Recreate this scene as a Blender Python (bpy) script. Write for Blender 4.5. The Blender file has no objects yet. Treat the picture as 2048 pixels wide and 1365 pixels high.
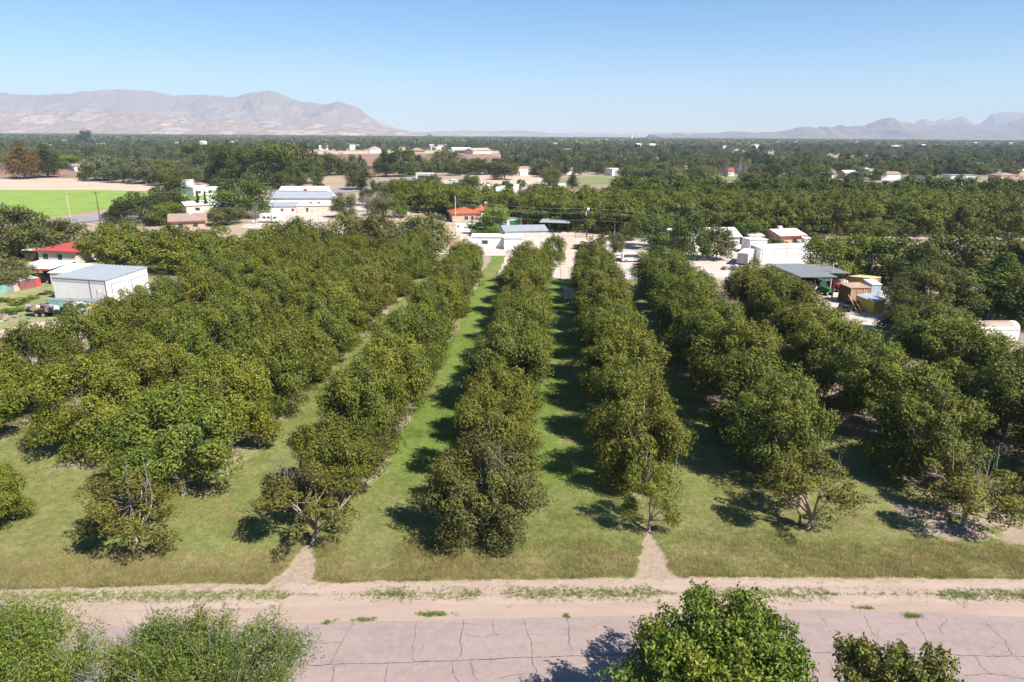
import bpy, math, random
import numpy as np
from mathutils import Vector, Matrix
R = math.radians
SC = bpy.context.scene
COL = SC.collection

# ------------------------------------------------------------------ camera
CAMH, PITCH, ROLL, FPX = 28.0, R(16.8), R(0.4), 1365.0
FWD = Vector((0, math.cos(PITCH), -math.sin(PITCH)))
UP0 = Vector((0, math.sin(PITCH), math.cos(PITCH)))
RT0 = Vector((1, 0, 0))
UPC = UP0 * math.cos(ROLL) - RT0 * math.sin(ROLL)
RTC = RT0 * math.cos(ROLL) + UP0 * math.sin(ROLL)
cam_d = bpy.data.cameras.new('camera')
cam = bpy.data.objects.new('camera', cam_d)
COL.objects.link(cam)
cam.matrix_world = Matrix(((RTC.x, UPC.x, -FWD.x, 0), (RTC.y, UPC.y, -FWD.y, 0), (RTC.z, UPC.z, -FWD.z, CAMH), (0, 0, 0, 1)))
cam_d.sensor_width = 36; cam_d.lens = 24
cam_d.clip_start = 0.5; cam_d.clip_end = 60000
SC.camera = cam

# ------------------------------------------------------------------ sky, sun, exposure
SUN_AZ, SUN_EL = R(129), R(48)          # azimuth clockwise from the view direction
world = bpy.data.worlds.new('World'); SC.world = world; world.use_nodes = True
wn = world.node_tree
bg = wn.nodes['Background']
sky = wn.nodes.new('ShaderNodeTexSky'); sky.sky_type = 'NISHITA'; sky.sun_disc = False
sky.sun_elevation = SUN_EL; sky.sun_rotation = SUN_AZ
sky.air_density = 1.0; sky.dust_density = 0.3; sky.ozone_density = 4.0; sky.altitude = 1200
sat = wn.nodes.new('ShaderNodeHueSaturation'); sat.inputs['Saturation'].default_value = 1.28; wn.links.new(sky.outputs[0], sat.inputs['Color'])
wn.links.new(sat.outputs[0], bg.inputs[0]); bg.inputs[1].default_value = 0.076
sun_d = bpy.data.lights.new('sun', 'SUN'); sun_d.energy = 5.0; sun_d.angle = R(0.5); sun_d.color = (1, .955, .88)
sun = bpy.data.objects.new('sun', sun_d); COL.objects.link(sun)
SUNV = Vector((math.sin(SUN_AZ) * math.cos(SUN_EL), math.cos(SUN_AZ) * math.cos(SUN_EL), math.sin(SUN_EL)))
sun.rotation_euler = SUNV.to_track_quat('Z', 'Y').to_euler(); sun.location = (0, 0, 60)
SC.view_settings.view_transform = 'Standard'; SC.view_settings.look = 'None'
SC.view_settings.exposure = 0.98; SC.view_settings.gamma = 1; SC.view_settings.use_curve_mapping = False
SC.render.engine = 'CYCLES'
cy = SC.cycles
cy.max_bounces = 5; cy.diffuse_bounces = 3; cy.glossy_bounces = 2; cy.transmission_bounces = 3; cy.volume_bounces = 0
cy.transparent_max_bounces = 6; cy.use_denoising = True; cy.denoiser = 'OPENIMAGEDENOISE'; cy.denoising_input_passes = 'RGB_ALBEDO_NORMAL'; cy.denoising_prefilter = 'ACCURATE'; cy.caustics_reflective = False; cy.caustics_refractive = False
HAZE = 9.5e-5

rng = np.random.default_rng(7)
rnd = random.Random(11)

# ------------------------------------------------------------------ helpers
def ray(x, y):
    return FWD + RTC * ((x - 1024) / FPX) + UPC * ((682.5 - y) / FPX)
def G(x, y, z=0.0):
    d = ray(x, y); t = (z - CAMH) / d.z
    return Vector((d.x * t, d.y * t, z))
def AT(x, y, Y):
    d = ray(x, y); t = Y / d.y
    return Vector((d.x * t, Y, CAMH + d.z * t))
def PX(p):
    v = Vector((p[0], p[1], p[2] - CAMH)); w = v.dot(FWD)
    return 1024 + FPX * v.dot(RTC) / w, 682.5 - FPX * v.dot(UPC) / w

def tag(o, label=None, cat=None, group=None, kind=None):
    if label: o['label'] = label
    if cat: o['category'] = cat
    if group: o['group'] = group
    if kind: o['kind'] = kind
    return o
def empty(name, loc, rz=0, label=None, cat=None, group=None):
    o = bpy.data.objects.new(name, None); COL.objects.link(o); o.location = loc; o.rotation_euler = (0, 0, rz)
    o.empty_display_size = .3
    return tag(o, label, cat, group)
def link(name, me, parent=None, loc=None, mat=None):
    o = bpy.data.objects.new(name, me); COL.objects.link(o)
    if parent is not None: o.parent = parent
    if loc is not None: o.location = loc
    if mat is not None and len(me.materials) == 0: me.materials.append(mat)
    return o
def copy_tree(o, parent=None):
    c = o.copy(); COL.objects.link(c); c.parent = parent
    for ch in o.children: copy_tree(ch, c)
    return c

class MB:
    def __init__(s): s.v = []; s.f = []
    def add(s, vs, fs):
        n = len(s.v); s.v += [tuple(v) for v in vs]; s.f += [tuple(i + n for i in f) for f in fs]; return s
    def box(s, x0, y0, z0, x1, y1, z1):
        vs = [(x0,y0,z0),(x1,y0,z0),(x1,y1,z0),(x0,y1,z0),(x0,y0,z1),(x1,y0,z1),(x1,y1,z1),(x0,y1,z1)]
        return s.add(vs, [(0,3,2,1),(4,5,6,7),(0,1,5,4),(1,2,6,5),(2,3,7,6),(3,0,4,7)])
    def prism(s, prof, y0, y1, axis='y'):
        n = len(prof)
        f = (lambda a, b, t: (a, t, b)) if axis == 'y' else (lambda a, b, t: (t, a, b))
        vs = [f(a, b, y0) for a, b in prof] + [f(a, b, y1) for a, b in prof]
        return s.add(vs, [tuple(range(n)), tuple(range(2*n-1, n-1, -1))] + [(i, n+i, n+(i+1) % n, (i+1) % n) for i in range(n)])
    def tube(s, pts, rad, n=6, cap=True):
        pts = [Vector(p) for p in pts]; vs = []
        for i, p in enumerate(pts):
            d = (pts[min(i+1, len(pts)-1)] - pts[max(i-1, 0)]).normalized()
            a = d.orthogonal().normalized(); b = d.cross(a)
            r = rad[i] if hasattr(rad, '__len__') else rad
            vs += [p + a*(r*math.cos(2*math.pi*k/n)) + b*(r*math.sin(2*math.pi*k/n)) for k in range(n)]
        fs = [(i*n+k, i*n+(k+1) % n, (i+1)*n+(k+1) % n, (i+1)*n+k) for i in range(len(pts)-1) for k in range(n)]
        if cap: fs += [tuple(range(n-1, -1, -1)), tuple(range((len(pts)-1)*n, len(pts)*n))]
        return s.add(vs, fs)
    def cyl(s, a, b, r, n=12): return s.tube([a, b], r, n)
    def slab(s, quad, th):     # quad: 4 points, thickness downwards
        q = [Vector(p) for p in quad]; nrm = (q[1]-q[0]).cross(q[2]-q[0]).normalized()
        if nrm.z < 0: q = q[::-1]; nrm = -nrm
        lo = [p - nrm*th for p in q]; n = len(q)
        return s.add(q + lo, [tuple(range(n)), tuple(range(2*n-1, n-1, -1))] + [(i, n+i, n+(i+1) % n, (i+1) % n) for i in range(n)])
    def mesh(s, name, mat, smooth=False):
        me = bpy.data.meshes.new(name); me.from_pydata(s.v, [], s.f); me.materials.append(mat)
        if smooth: me.polygons.foreach_set('use_smooth', [True]*len(me.polygons))
        me.update(); return me
    def build(s, name, mat, parent=None, loc=None, smooth=False, label=None):
        o = link(name, s.mesh(name, mat, smooth), parent, loc)
        if label: o['label'] = label
        return o

def np_mesh(name, verts, nper, mat, attrs=None, smooth=False):
    """verts (N*nper,3): separate n-gons"""
    me = bpy.data.meshes.new(name); nv = len(verts); nf = nv // nper
    me.vertices.add(nv); me.vertices.foreach_set('co', verts.astype(np.float32).ravel())
    me.loops.add(nv); me.loops.foreach_set('vertex_index', np.arange(nv, dtype=np.int32))
    me.polygons.add(nf); me.polygons.foreach_set('loop_start', np.arange(0, nv, nper, dtype=np.int32))
    for k, a in (attrs or {}).items():
        at = me.attributes.new(k, 'FLOAT', 'FACE'); at.data.foreach_set('value', a.astype(np.float32))
    me.update(calc_edges=True); me.materials.append(mat); return me

def grid_mesh(name, X, Y, Z, mat, col=None, smooth=True):
    ny, nx = X.shape
    me = bpy.data.meshes.new(name)
    co = np.stack([X, Y, Z], -1).reshape(-1, 3).astype(np.float32)
    me.vertices.add(nx*ny); me.vertices.foreach_set('co', co.ravel())
    i, j = np.meshgrid(np.arange(nx-1), np.arange(ny-1)); a = (j*nx+i).ravel()
    q = np.stack([a, a+1, a+nx+1, a+nx], -1).astype(np.int32)
    me.loops.add(q.size); me.loops.foreach_set('vertex_index', q.ravel())
    me.polygons.add(len(q)); me.polygons.foreach_set('loop_start', np.arange(0, q.size, 4, dtype=np.int32))
    if smooth: me.polygons.foreach_set('use_smooth', np.ones(len(q), dtype=bool))
    if col is not None:
        at = me.color_attributes.new('zone', 'FLOAT_COLOR', 'POINT')
        c4 = np.ones((nx*ny, 4), np.float32); c4[:, :3] = col.reshape(-1, 3); at.data.foreach_set('color', c4.ravel())
    me.update(calc_edges=True); me.materials.append(mat); return me

# value noise in numpy
_perm = rng.random((256, 256))
def vnoise(x, y, s=1.0, seed=0):
    x = np.asarray(x)/s + seed*17.3; y = np.asarray(y)/s + seed*9.7
    xi = np.floor(x).astype(int); yi = np.floor(y).astype(int); fx = x-xi; fy = y-yi
    fx = fx*fx*(3-2*fx); fy = fy*fy*(3-2*fy)
    g = lambda a, b: _perm[a % 256, b % 256]
    return (g(xi, yi)*(1-fx)+g(xi+1, yi)*fx)*(1-fy)+(g(xi, yi+1)*(1-fx)+g(xi+1, yi+1)*fx)*fy
def fbm(x, y, s, o=4, seed=0):
    t = 0; a = .5; n = 0
    for k in range(o): t = t + a*vnoise(x, y, s/2**k, seed+k); n += a; a *= .5
    return t/n
def sstep(a, b, x):
    t = np.clip((x-a)/(b-a), 0, 1); return t*t*(3-2*t)

# ------------------------------------------------------------------ materials
class NT:
    def __init__(s, name):
        s.m = bpy.data.materials.new(name); s.m.use_nodes = True; s.t = s.m.node_tree
        s.b = s.t.nodes['Principled BSDF']; s.out = s.t.nodes['Material Output']
    def n(s, typ, **kw):
        nd = s.t.nodes.new('ShaderNode'+typ)
        for k, v in kw.items(): setattr(nd, k, v)
        return nd
    def l(s, a, b): s.t.links.new(a, b)
    def pos(s):
        return s.n('NewGeometry').outputs['Position']
    def noise(s, vec, scale, detail=4, rough=.6, stretch=None):
        if stretch:
            mp = s.n('Mapping'); mp.inputs['Scale'].default_value = stretch; s.l(vec, mp.inputs[0]); vec = mp.outputs[0]
        nd = s.n('TexNoise'); nd.inputs['Scale'].default_value = scale; nd.inputs['Detail'].default_value = detail
        nd.inputs['Roughness'].default_value = rough; s.l(vec, nd.inputs['Vector']); return nd.outputs['Fac']
    def ramp(s, fac, stops):
        r = s.n('ValToRGB'); e = r.color_ramp.elements
        while len(e) < len(stops): e.new(.5)
        for el, (p, c) in zip(e, stops): el.position = p; el.color = (*c, 1) if len(c) == 3 else c
        s.l(fac, r.inputs[0]); return r.outputs[0]
    def mix(s, fac, a, b, mode='MIX'):
        m = s.n('Mix', data_type='RGBA', blend_type=mode)
        for v, i in ((fac, 0), (a, 6), (b, 7)):
            if hasattr(v, 'links') or hasattr(v, 'is_linked'): s.l(v, m.inputs[i])
            elif isinstance(v, (int, float)): m.inputs[i].default_value = v
            else: m.inputs[i].default_value = (*v, 1)
        return m.outputs[2]
    def math(s, op, a, b=0.0, clamp=False):
        m = s.n('Math', operation=op, use_clamp=clamp)
        for v, i in ((a, 0), (b, 1)):
            if isinstance(v, (int, float)): m.inputs[i].default_value = v
            else: s.l(v, m.inputs[i])
        return m.outputs[0]
    def bump(s, h, strength=.5, dist=.1):
        b = s.n('Bump'); b.inputs['Strength'].default_value = strength; b.inputs['Distance'].default_value = dist
        s.l(h, b.inputs['Height']); s.l(b.outputs[0], s.b.inputs['Normal'])
    def col(s, c, rough=.8, spec=.3, metal=0):
        if hasattr(c, 'is_linked'): s.l(c, s.b.inputs['Base Color'])
        else: s.b.inputs['Base Color'].default_value = (*c, 1)
        s.b.inputs['Roughness'].default_value = rough; s.b.inputs['Specular IOR Level'].default_value = spec
        s.b.inputs['Metallic'].default_value = metal; return s.m

MC = {}
def paint(name, c, rough=.6, spec=.3, metal=0, dirt=.38, scale=1.0):
    if name in MC: return MC[name]
    t = NT(name); p = t.pos()
    n1 = t.noise(p, scale, 5, .65); n2 = t.noise(p, scale*9, 3)
    d = tuple(x*(1-dirt)*y for x, y in zip(c, (.92, .82, .68)))
    f = t.ramp(n1, [(.42, (0, 0, 0)), (.75, (1, 1, 1))])
    k = t.mix(f, c, d); k = t.mix(.25, k, t.mix(n2, tuple(x*.75 for x in c), tuple(min(1, x*1.15) for x in c)))
    MC[name] = t.col(k, rough, spec, metal); return MC[name]
def corrug(name, c, pitch=.3, axis='x', rough=.4, spec=.5, metal=.0, dirt=.3):
    """ribbed metal sheet; ribs in object space"""
    if name in MC: return MC[name]
    t = NT(name); tc = t.n('TexCoord').outputs['Object']
    sx = t.n('SeparateXYZ'); t.l(tc, sx.inputs[0]); v = sx.outputs['X' if axis == 'x' else 'Y']
    w = t.math('SINE', t.math('MULTIPLY', v, 2*math.pi/pitch))
    w = t.math('POWER', t.math('ABSOLUTE', w), 3.0)
    n1 = t.noise(tc, .7, 5, .7); n2 = t.noise(tc, 5, 3)
    f = t.ramp(n1, [(.4, (0, 0, 0)), (.8, (1, 1, 1))])
    k = t.mix(t.math('MULTIPLY', f, dirt*2), c, tuple(x*y for x, y in zip(c, (.72, .6, .48))))
    k = t.mix(.2, k, t.mix(n2, tuple(x*.8 for x in c), c))
    t.bump(w, .6, .04); MC[name] = t.col(k, rough, spec, metal); return MC[name]

M_white = paint('white_paint', (.76, .75, .72), .55)
M_offw = paint('cream_paint', (.62, .56, .47), .7)
M_stucco = paint('tan_stucco', (.50, .35, .25), .85, .1)
M_peach = paint('peach_stucco', (.62, .38, .25), .85, .1)
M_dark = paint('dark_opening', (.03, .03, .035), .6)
M_black = paint('black_paint', (.02, .02, .022), .3, .5)
M_rubber = paint('rubber', (.02, .02, .02), .9, .1)
M_glass = paint('window_glass', (.03, .045, .05), .08, .8, dirt=.1)
M_red = paint('red_paint', (.45, .05, .045), .5)
M_fred = paint('faded_red_paint', (.35, .10, .09), .6)
M_green = paint('tractor_green', (.03, .16, .05), .4)
M_yellow = paint('yellow_paint', (.62, .45, .06), .6)
M_ochre = paint('ochre_siding', (.42, .33, .10), .8)
M_blue = paint('pale_blue_paint', (.42, .53, .62), .6)
M_dblue = paint('blue_paint', (.06, .17, .36), .5)
M_silver = paint('bare_metal', (.5, .5, .5), .35, .5, .6)
M_wood = paint('weathered_wood', (.26, .17, .11), .9, .1, dirt=.4)
M_pwood = paint('plywood', (.48, .30, .17), .85, .1, dirt=.5, scale=2.5)
M_dwood = paint('dark_wood', (.09, .055, .035), .9, .1)
M_pole = paint('pole_wood', (.23, .13, .08), .9, .1)
M_ppole = paint('pale_pole', (.55, .5, .44), .8, .1)
M_grayp = paint('grey_paint', (.28, .28, .28), .6)
M_shing = paint('brown_shingle', (.33, .24, .19), .9, .1)
M_terra = corrug('terracotta_roof', (.42, .12, .06), .35, 'x', .8, .1)
M_redroof = corrug('red_metal_roof', (.43, .085, .07), .4, 'x', .45)
M_groof = corrug('grey_metal_roof', (.34, .37, .40), .4, 'x', .5, .4)
M_groof2 = corrug('dull_metal_roof', (.22, .23, .24), .4, 'x', .5, .4)
M_wroof = corrug('white_metal_roof', (.74, .74, .73), .45, 'x', .45, .4)
M_wwall = corrug('white_metal_wall', (.80, .80, .785), .35, 'x', .5, .4)
M_gwall = corrug('taupe_metal_wall', (.27, .245, .22), .3, 'y', .6, .3)
M_rustroof = corrug('rusty_metal_roof', (.46, .33, .24), .3, 'x', .7, .2, dirt=.8)
M_cement = paint('concrete', (.42, .38, .34), .9, .1)
M_orange = paint('orange_paint', (.6, .16, .05), .5)

# leaves: colour from the object, varied per clump and per leaf
def leaf_mat(name, fixed=None, yellow=(.215, .20, .018), ymix=.6):
    t = NT(name)
    gi = t.n('NewGeometry').outputs['Random Per Island']
    oi = t.n('ObjectInfo')
    at = t.n('Attribute', attribute_name='cl')
    if fixed: base = t.mix(0.0, fixed, fixed)
    else: base = oi.outputs['Color']
    hsv = t.n('HueSaturation'); t.l(base, hsv.inputs['Color'])
    t.l(t.math('ADD', t.math('MULTIPLY', gi, 1.0), .29), hsv.inputs['Value'])
    t.l(t.math('ADD', t.math('MULTIPLY', oi.outputs['Random'], .024), .488), hsv.inputs['Hue'])
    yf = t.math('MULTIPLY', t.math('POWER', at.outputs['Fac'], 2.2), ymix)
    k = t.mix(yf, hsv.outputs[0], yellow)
    k2 = t.mix(1.0, k, t.ramp(oi.outputs['Random'], [(0, (.8, .8, .8)), (1, (1.2, 1.15, 1.0))]), 'MULTIPLY')
    t.col(k2, .55, .22)
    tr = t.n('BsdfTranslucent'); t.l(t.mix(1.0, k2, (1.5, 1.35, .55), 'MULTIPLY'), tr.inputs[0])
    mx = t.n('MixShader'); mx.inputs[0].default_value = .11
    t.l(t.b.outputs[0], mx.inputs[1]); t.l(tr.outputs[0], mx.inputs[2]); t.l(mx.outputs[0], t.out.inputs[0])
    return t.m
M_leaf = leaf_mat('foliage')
def bark_mat(name, c):
    t = NT(name); p = t.n('TexCoord').outputs['Object']; n = t.noise(p, 6, 5, .7, (1, 1, .3))
    t.bump(n, .5, .03)
    return t.col(t.ramp(n, [(.3, tuple(x*.5 for x in c)), (.7, c)]), .95, .1)
M_bark = bark_mat('bark', (.34, .285, .235)); M_pbark = bark_mat('pale_bark', (.42, .33, .27)); M_twig = bark_mat('bare_twig', (.30, .27, .245))

# ------------------------------------------------------------------ ground materials
def ground_mat():
    t = NT('dry_valley_soil'); p = t.pos()
    n0 = t.noise(p, .0035, 4, .6); n1 = t.noise(p, .03, 5, .65); n2 = t.noise(p, .8, 6, .7); n3 = t.noise(p, 9, 3)
    a = t.ramp(n1, [(.35, (.17, .155, .07)), (.5, (.36, .27, .19)), (.62, (.47, .36, .27)), (.75, (.20, .18, .08))])
    b = t.ramp(n2, [(.35, (.30, .22, .15)), (.65, (.50, .39, .29))])
    k = t.mix(.55, a, b); k = t.mix(t.math('MULTIPLY', n0, .5), k, (.22, .17, .10)); k = t.mix(t.math('MULTIPLY', n3, .35), k, (.3, .24, .17))
    t.bump(n2, .4, .1); return t.col(k, .95, .1)
def flat_mat(name, c1, c2, s=.5, s2=8, stretch=None, bump=.3, rough=.95):
    t = NT(name); p = t.pos()
    n1 = t.noise(p, s, 6, .65, stretch); n2 = t.noise(p, s2, 4, .7)
    k = t.mix(t.ramp(n1, [(.35, (0, 0, 0)), (.65, (1, 1, 1))]), c1, c2)
    k = t.mix(.3, k, t.mix(n2, tuple(x*.6 for x in c1), tuple(x*1.25 for x in c2)))
    t.bump(n2, bump, .06); return t.col(k, rough, .1)
M_soil = ground_mat()
M_sand = flat_mat('pale_pink_sand', (.32, .235, .185), (.42, .325, .26), .6, 6, (.35, 1.6, 1))
M_lane = flat_mat('packed_dirt', (.44, .33, .255), (.58, .455, .36), .4, 5)
M_gravel = flat_mat('yard_gravel', (.42, .34, .28), (.58, .50, .43), .3, 4)

def orchard_mat():
    t = NT('orchard_floor'); p = t.pos()
    at = t.n('Attribute', attribute_name='zone'); sp = t.n('SeparateColor'); t.l(at.outputs['Color'], sp.inputs[0])
    dirt, dry, green = sp.outputs[0], sp.outputs[1], sp.outputs[2]
    n1 = t.noise(p, .35, 6, .7); n2 = t.noise(p, 3.0, 6, .75); n3 = t.noise(p, 14, 4, .7)
    gcol = t.mix(green, t.ramp(n1, [(.3, (.19, .21, .06)), (.7, (.29, .285, .11))]), t.ramp(n1, [(.3, (.13, .22, .028)), (.7, (.20, .29, .05))]))
    dcol = t.ramp(n1, [(.3, (.21, .21, .075)), (.55, (.30, .27, .11)), (.75, (.38, .30, .15))])
    scol = t.ramp(n2, [(.3, (.27, .20, .145)), (.6, (.42, .325, .25))])
    fd = t.math('ADD', dry, t.math('MULTIPLY', t.math('SUBTRACT', n1, .5), .9), True)
    k = t.mix(fd, gcol, dcol)
    k = t.mix(t.ramp(n2, [(.38, (0, 0, 0)), (.62, (.75, .75, .75))]), k, tuple((.085, .10, .028)))
    nn = t.math('ADD', t.math('MULTIPLY', n1, .5), t.math('MULTIPLY', n2, .5))
    fs = t.math('ADD', dirt, t.math('MULTIPLY', t.math('SUBTRACT', nn, .5), 2.2))
    fs = t.ramp(fs, [(.42, (0, 0, 0)), (.62, (1, 1, 1))])
    k = t.mix(fs, k, scol); k = t.mix(t.math('MULTIPLY', n3, .3), k, (.16, .13, .06))
    t.bump(t.math('ADD', n2, t.math('MULTIPLY', n3, .5)), .7, .12); return t.col(k, .95, .08)
M_orch = orchard_mat()

def road_mat():
    t = NT('worn_pinkish_asphalt'); p = t.pos()
    n1 = t.noise(p, .25, 5, .6, (.4, 1.3, 1)); n2 = t.noise(p, 2.2, 5, .7); n3 = t.noise(p, 35, 3, .8)
    k = t.ramp(n1, [(.3, (.25, .187, .165)), (.7, (.325, .247, .22))])
    k = t.mix(t.ramp(n2, [(.42, (0, 0, 0)), (.75, (.75, .75, .75))]), k, (.36, .28, .24))
    k = t.mix(t.ramp(t.noise(p, .7, 5, .7, (.5, 1.6, 1)), [(.5, (0, 0, 0)), (.72, (.6, .6, .6))]), k, (.20, .165, .16))
    k = t.mix(t.ramp(n3, [(.35, (.45, .45, .45)), (.5, (0, 0, 0))]), k, (.20, .17, .17))
    k = t.mix(t.ramp(n3, [(.55, (0, 0, 0)), (.7, (.5, .5, .5))]), k, (.55, .48, .46))
    t.bump(n3, .5, .02); return t.col(k, .85, .15)
M_road = road_mat()
M_crack = paint('crack_tar', (.09, .075, .07), .95, .05)
M_asph = flat_mat('grey_asphalt', (.23, .22, .22), (.30, .285, .28), .2, 3)
def row_field(name, c1, c2, ang, pitch, soil=(.4, .28, .2), soilmix=.3):
    t = NT(name); p = t.pos(); mp = t.n('Mapping'); mp.inputs['Rotation'].default_value = (0, 0, ang); t.l(p, mp.inputs[0])
    sx = t.n('SeparateXYZ'); t.l(mp.outputs[0], sx.inputs[0])
    w = t.math('SINE', t.math('MULTIPLY', sx.outputs[0], 2*math.pi/pitch))
    n = t.noise(p, .6, 5, .8); n2 = t.noise(p, .02, 3)
    k = t.mix(t.ramp(n, [(.3, (0, 0, 0)), (.7, (1, 1, 1))]), c1, c2)
    k = t.mix(t.math('MULTIPLY', t.math('ADD', w, 1.0), soilmix*.5), k, soil)
    n3 = t.noise(p, .12, 4, .7); k = t.mix(t.ramp(n3, [(.4, (0, 0, 0)), (.7, (.5, .5, .5))]), k, tuple(x*.6 for x in c1)); k = t.mix(t.math('MULTIPLY', n2, .3), k, tuple(x*.7 for x in c1)); t.bump(w, .3, .2)
    return t.col(k, .95, .05)
M_lettuce = row_field('lettuce_rows', (.19, .30, .05), (.31, .43, .09), R(12), 1.6, (.27, .25, .12), .45)
M_plow = row_field('ploughed_soil', (.29, .175, .125), (.37, .235, .17), R(5), 2.5, (.2, .12, .09), .3)
M_tanf = flat_mat('fallow_tan_soil', (.44, .32, .235), (.54, .42, .32), .04, 1)
M_past = flat_mat('pasture_grass', (.15, .17, .06), (.26, .25, .12), .05, .7)
M_weedy = flat_mat('weedy_grass', (.11, .17, .03), (.33, .29, .16), .3, 3)

# ------------------------------------------------------------------ ground, roads, fields
def struct(name, me): o = link(name, me); o['kind'] = 'structure'; return o
def poly(name, pxs, mat, z=.02, kind='structure'):
    m = MB(); pts = [G(x, y, 0) for x, y in pxs]
    m.add([(p.x, p.y, z) for p in pts], [tuple(range(len(pts)))]); me = m.mesh(name, mat)
    if me.polygons[0].normal.z < 0: me.flip_normals()
    return struct(name, me)
m = MB(); m.add([(-13000, -400, 0), (13000, -400, 0), (13000, 13500, 0), (-13000, 13500, 0)], [(0, 1, 2, 3)])
struct('ground', m.mesh('ground', M_soil))

VP = ray(1113, 272); ROWD = Vector((VP.x, VP.y, 0)).normalized(); LAT = Vector((ROWD.y, -ROWD.x, 0))
ORG = G(968, 1075)                      # first trunk of the middle row
SP_ROW, SP_TREE = 12.2, 7.9
def rowpt(k, s): return ORG + LAT*(SP_ROW*k) + ROWD*s
def uv_of(X, Y):
    dx = X-ORG.x; dy = Y-ORG.y
    return (dx*LAT.x+dy*LAT.y)/SP_ROW, dx*ROWD.x+dy*ROWD.y

# edge of the grass towards the lane (front boundary), as Y for X
EDGE_PX = [(-300, 1190), (0, 1180), (300, 1172), (540, 1168), (640, 1166), (900, 1162), (1200, 1158), (1400, 1156), (1700, 1158), (2048, 1160), (2400, 1166)]
_e = [G(*p) for p in EDGE_PX]; EX = np.array([p.x for p in _e]); EY = np.array([p.y for p in _e])
def zones(X, Y):
    u, s = uv_of(X, Y)
    edge = np.interp(X, EX, EY); fd = Y-edge
    du = np.abs(u-np.round(u))                         # 0 on the tree row, .5 mid lane
    k = np.round(u)
    n = fbm(X, Y, 5, 4, 3); n2 = fbm(X, Y, 1.6, 3, 9)
    strip = 1-sstep(.10, .26, du + (n-.5)*.25)
    strip = strip*sstep(2, 9, s+ (n-.5)*6)
    wk = np.where(k < 0, np.where(k == -1, .85, .56), np.where(k > 0, .5, .32))
    dirt = strip*wk
    # openings where the bare strips run out on to the lane
    for (tx, ty, bx, by) in ((627, 1090, 590, 1168), (1297, 1070, 1312, 1158)):
        a = G(tx, ty); b = G(bx, by)
        tt = np.clip((Y-b.y)/(a.y-b.y), -.3, 1.25); cx = b.x+(a.x-b.x)*np.clip(tt, 0, 1.2)
        w = .28+1.6*(1-np.clip(tt, 0, 1))**2.0
        dirt = np.maximum(dirt, 1.15*(1-sstep(w*.6, w*1.25, np.abs(X-cx)+(n2-.5)*1.5))*(tt < 1.2))
    # thin stony patches on the right and left
    dirt = np.maximum(dirt, .78*sstep(24, 33, X)*(1-sstep(8, 13, fd))*sstep(2, 5, fd)*n2*1.5)
    dirt = np.maximum(dirt, .75*sstep(.9, 1.1, u)*strip)
    dirt = np.maximum(dirt, .25*(u < -2.4)*(n > .55)*sstep(3, 10, fd))
    dry = 1.15*(1-sstep(2.2, 5.5, fd+(n-.5)*4))
    dry = np.maximum(dry*.95, .42+.25*(u < -2.2)-.40*((u > -1) & (u < 1)))
    dry = np.maximum(dry, .9*sstep(.60, .72, n)*.8)
    green = ((u > -1.15) & (u < 1.6))*sstep(3, 12, s+(n-.5)*4)*1.0 + .6*((u <= -1.15) & (u > -4.6))
    dirt = np.where(fd < .0, 1.3, dirt)
    return np.stack([np.clip(dirt, 0, 1.3), np.clip(dry, 0, 1), np.clip(green, 0, 1)], -1)
ys = [33.0]
while ys[-1] < 182: ys.append(ys[-1]+.22+max(0, ys[-1]-45)*.012)
xs = np.arange(-118, 112, .5); XX, YY = np.meshgrid(xs, np.array(ys))
XX = XX*(.42+.58*sstep(33, 120, YY))
ZN = zones(XX, YY)
edge = np.interp(XX, EX, EY)
wob = (fbm(XX, YY*0+3, 1.2, 3, 5)-.5)*.5
HT = .03+.05*sstep(-.1, .25, YY-edge+wob)*(1-np.clip(ZN[..., 0], 0, 1))+.10*(fbm(XX, YY, 4, 3, 21)-.5)*sstep(0, 3, YY-edge)+.05*sstep(0, 3, YY-edge)
UU, SS = uv_of(XX, YY)
OUT = ((UU > 3.55) & (SS > 42)) | ((UU > 4.6) & (SS > 30)) | ((UU > -.55) & (SS > 95)) | ((UU < -4.6) & (SS < 78) & (SS > 35)) | (SS > 121) | ((UU > 2.5) & (SS > 83))
# clip away everything in front of the edge by sinking it
HT = np.where((YY-edge+wob < -.4) | OUT, -.3, HT)
struct('orchard_ground', grid_mesh('orchard_ground', XX, YY, HT, M_orch, ZN))

# sandy lane, verge and the road along the front
def strip_mesh(name, top, bot, mat, z, wobble=0, sub=1.0, kind='structure'):
    tp = [G(*p) for p in top]; bt = [G(*p) for p in bot]
    xs = np.arange(-34, 36, sub)
    ty = np.interp(xs, [p.x for p in tp], [p.y for p in tp]); by = np.interp(xs, [p.x for p in bt], [p.y for p in bt])
    if wobble: ty = ty+(fbm(xs, xs*0, 1.1, 4, 31)-.5)*wobble; by = by+(fbm(xs, xs*0+5, 1.3, 4, 33)-.5)*wobble
    v = [(x, y, z) for x, y in zip(xs, by)]+[(x, y, z) for x, y in zip(xs, ty)]; n = len(xs)
    mm = MB(); mm.add(v, [(i, i+1, n+i+1, n+i) for i in range(n-1)]); return struct(name, mm.mesh(name, mat))
strip_mesh('dirt_lane', [(-300, 1150), (1000, 1140), (2500, 1150)], [(-300, 1232), (0, 1225), (640, 1215), (1300, 1205), (2048, 1212), (2500, 1220)], M_sand, .016)
strip_mesh('sandy_verge', [(-300, 1232), (0, 1225), (640, 1215), (1300, 1205), (2048, 1212), (2500, 1220)], [(-300, 1400), (2500, 1400)], flat_mat('pink_shoulder_sand', (.315, .23, .185), (.405, .305, .245), .5, 5, (.3, 1.6, 1)), .012)
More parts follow.
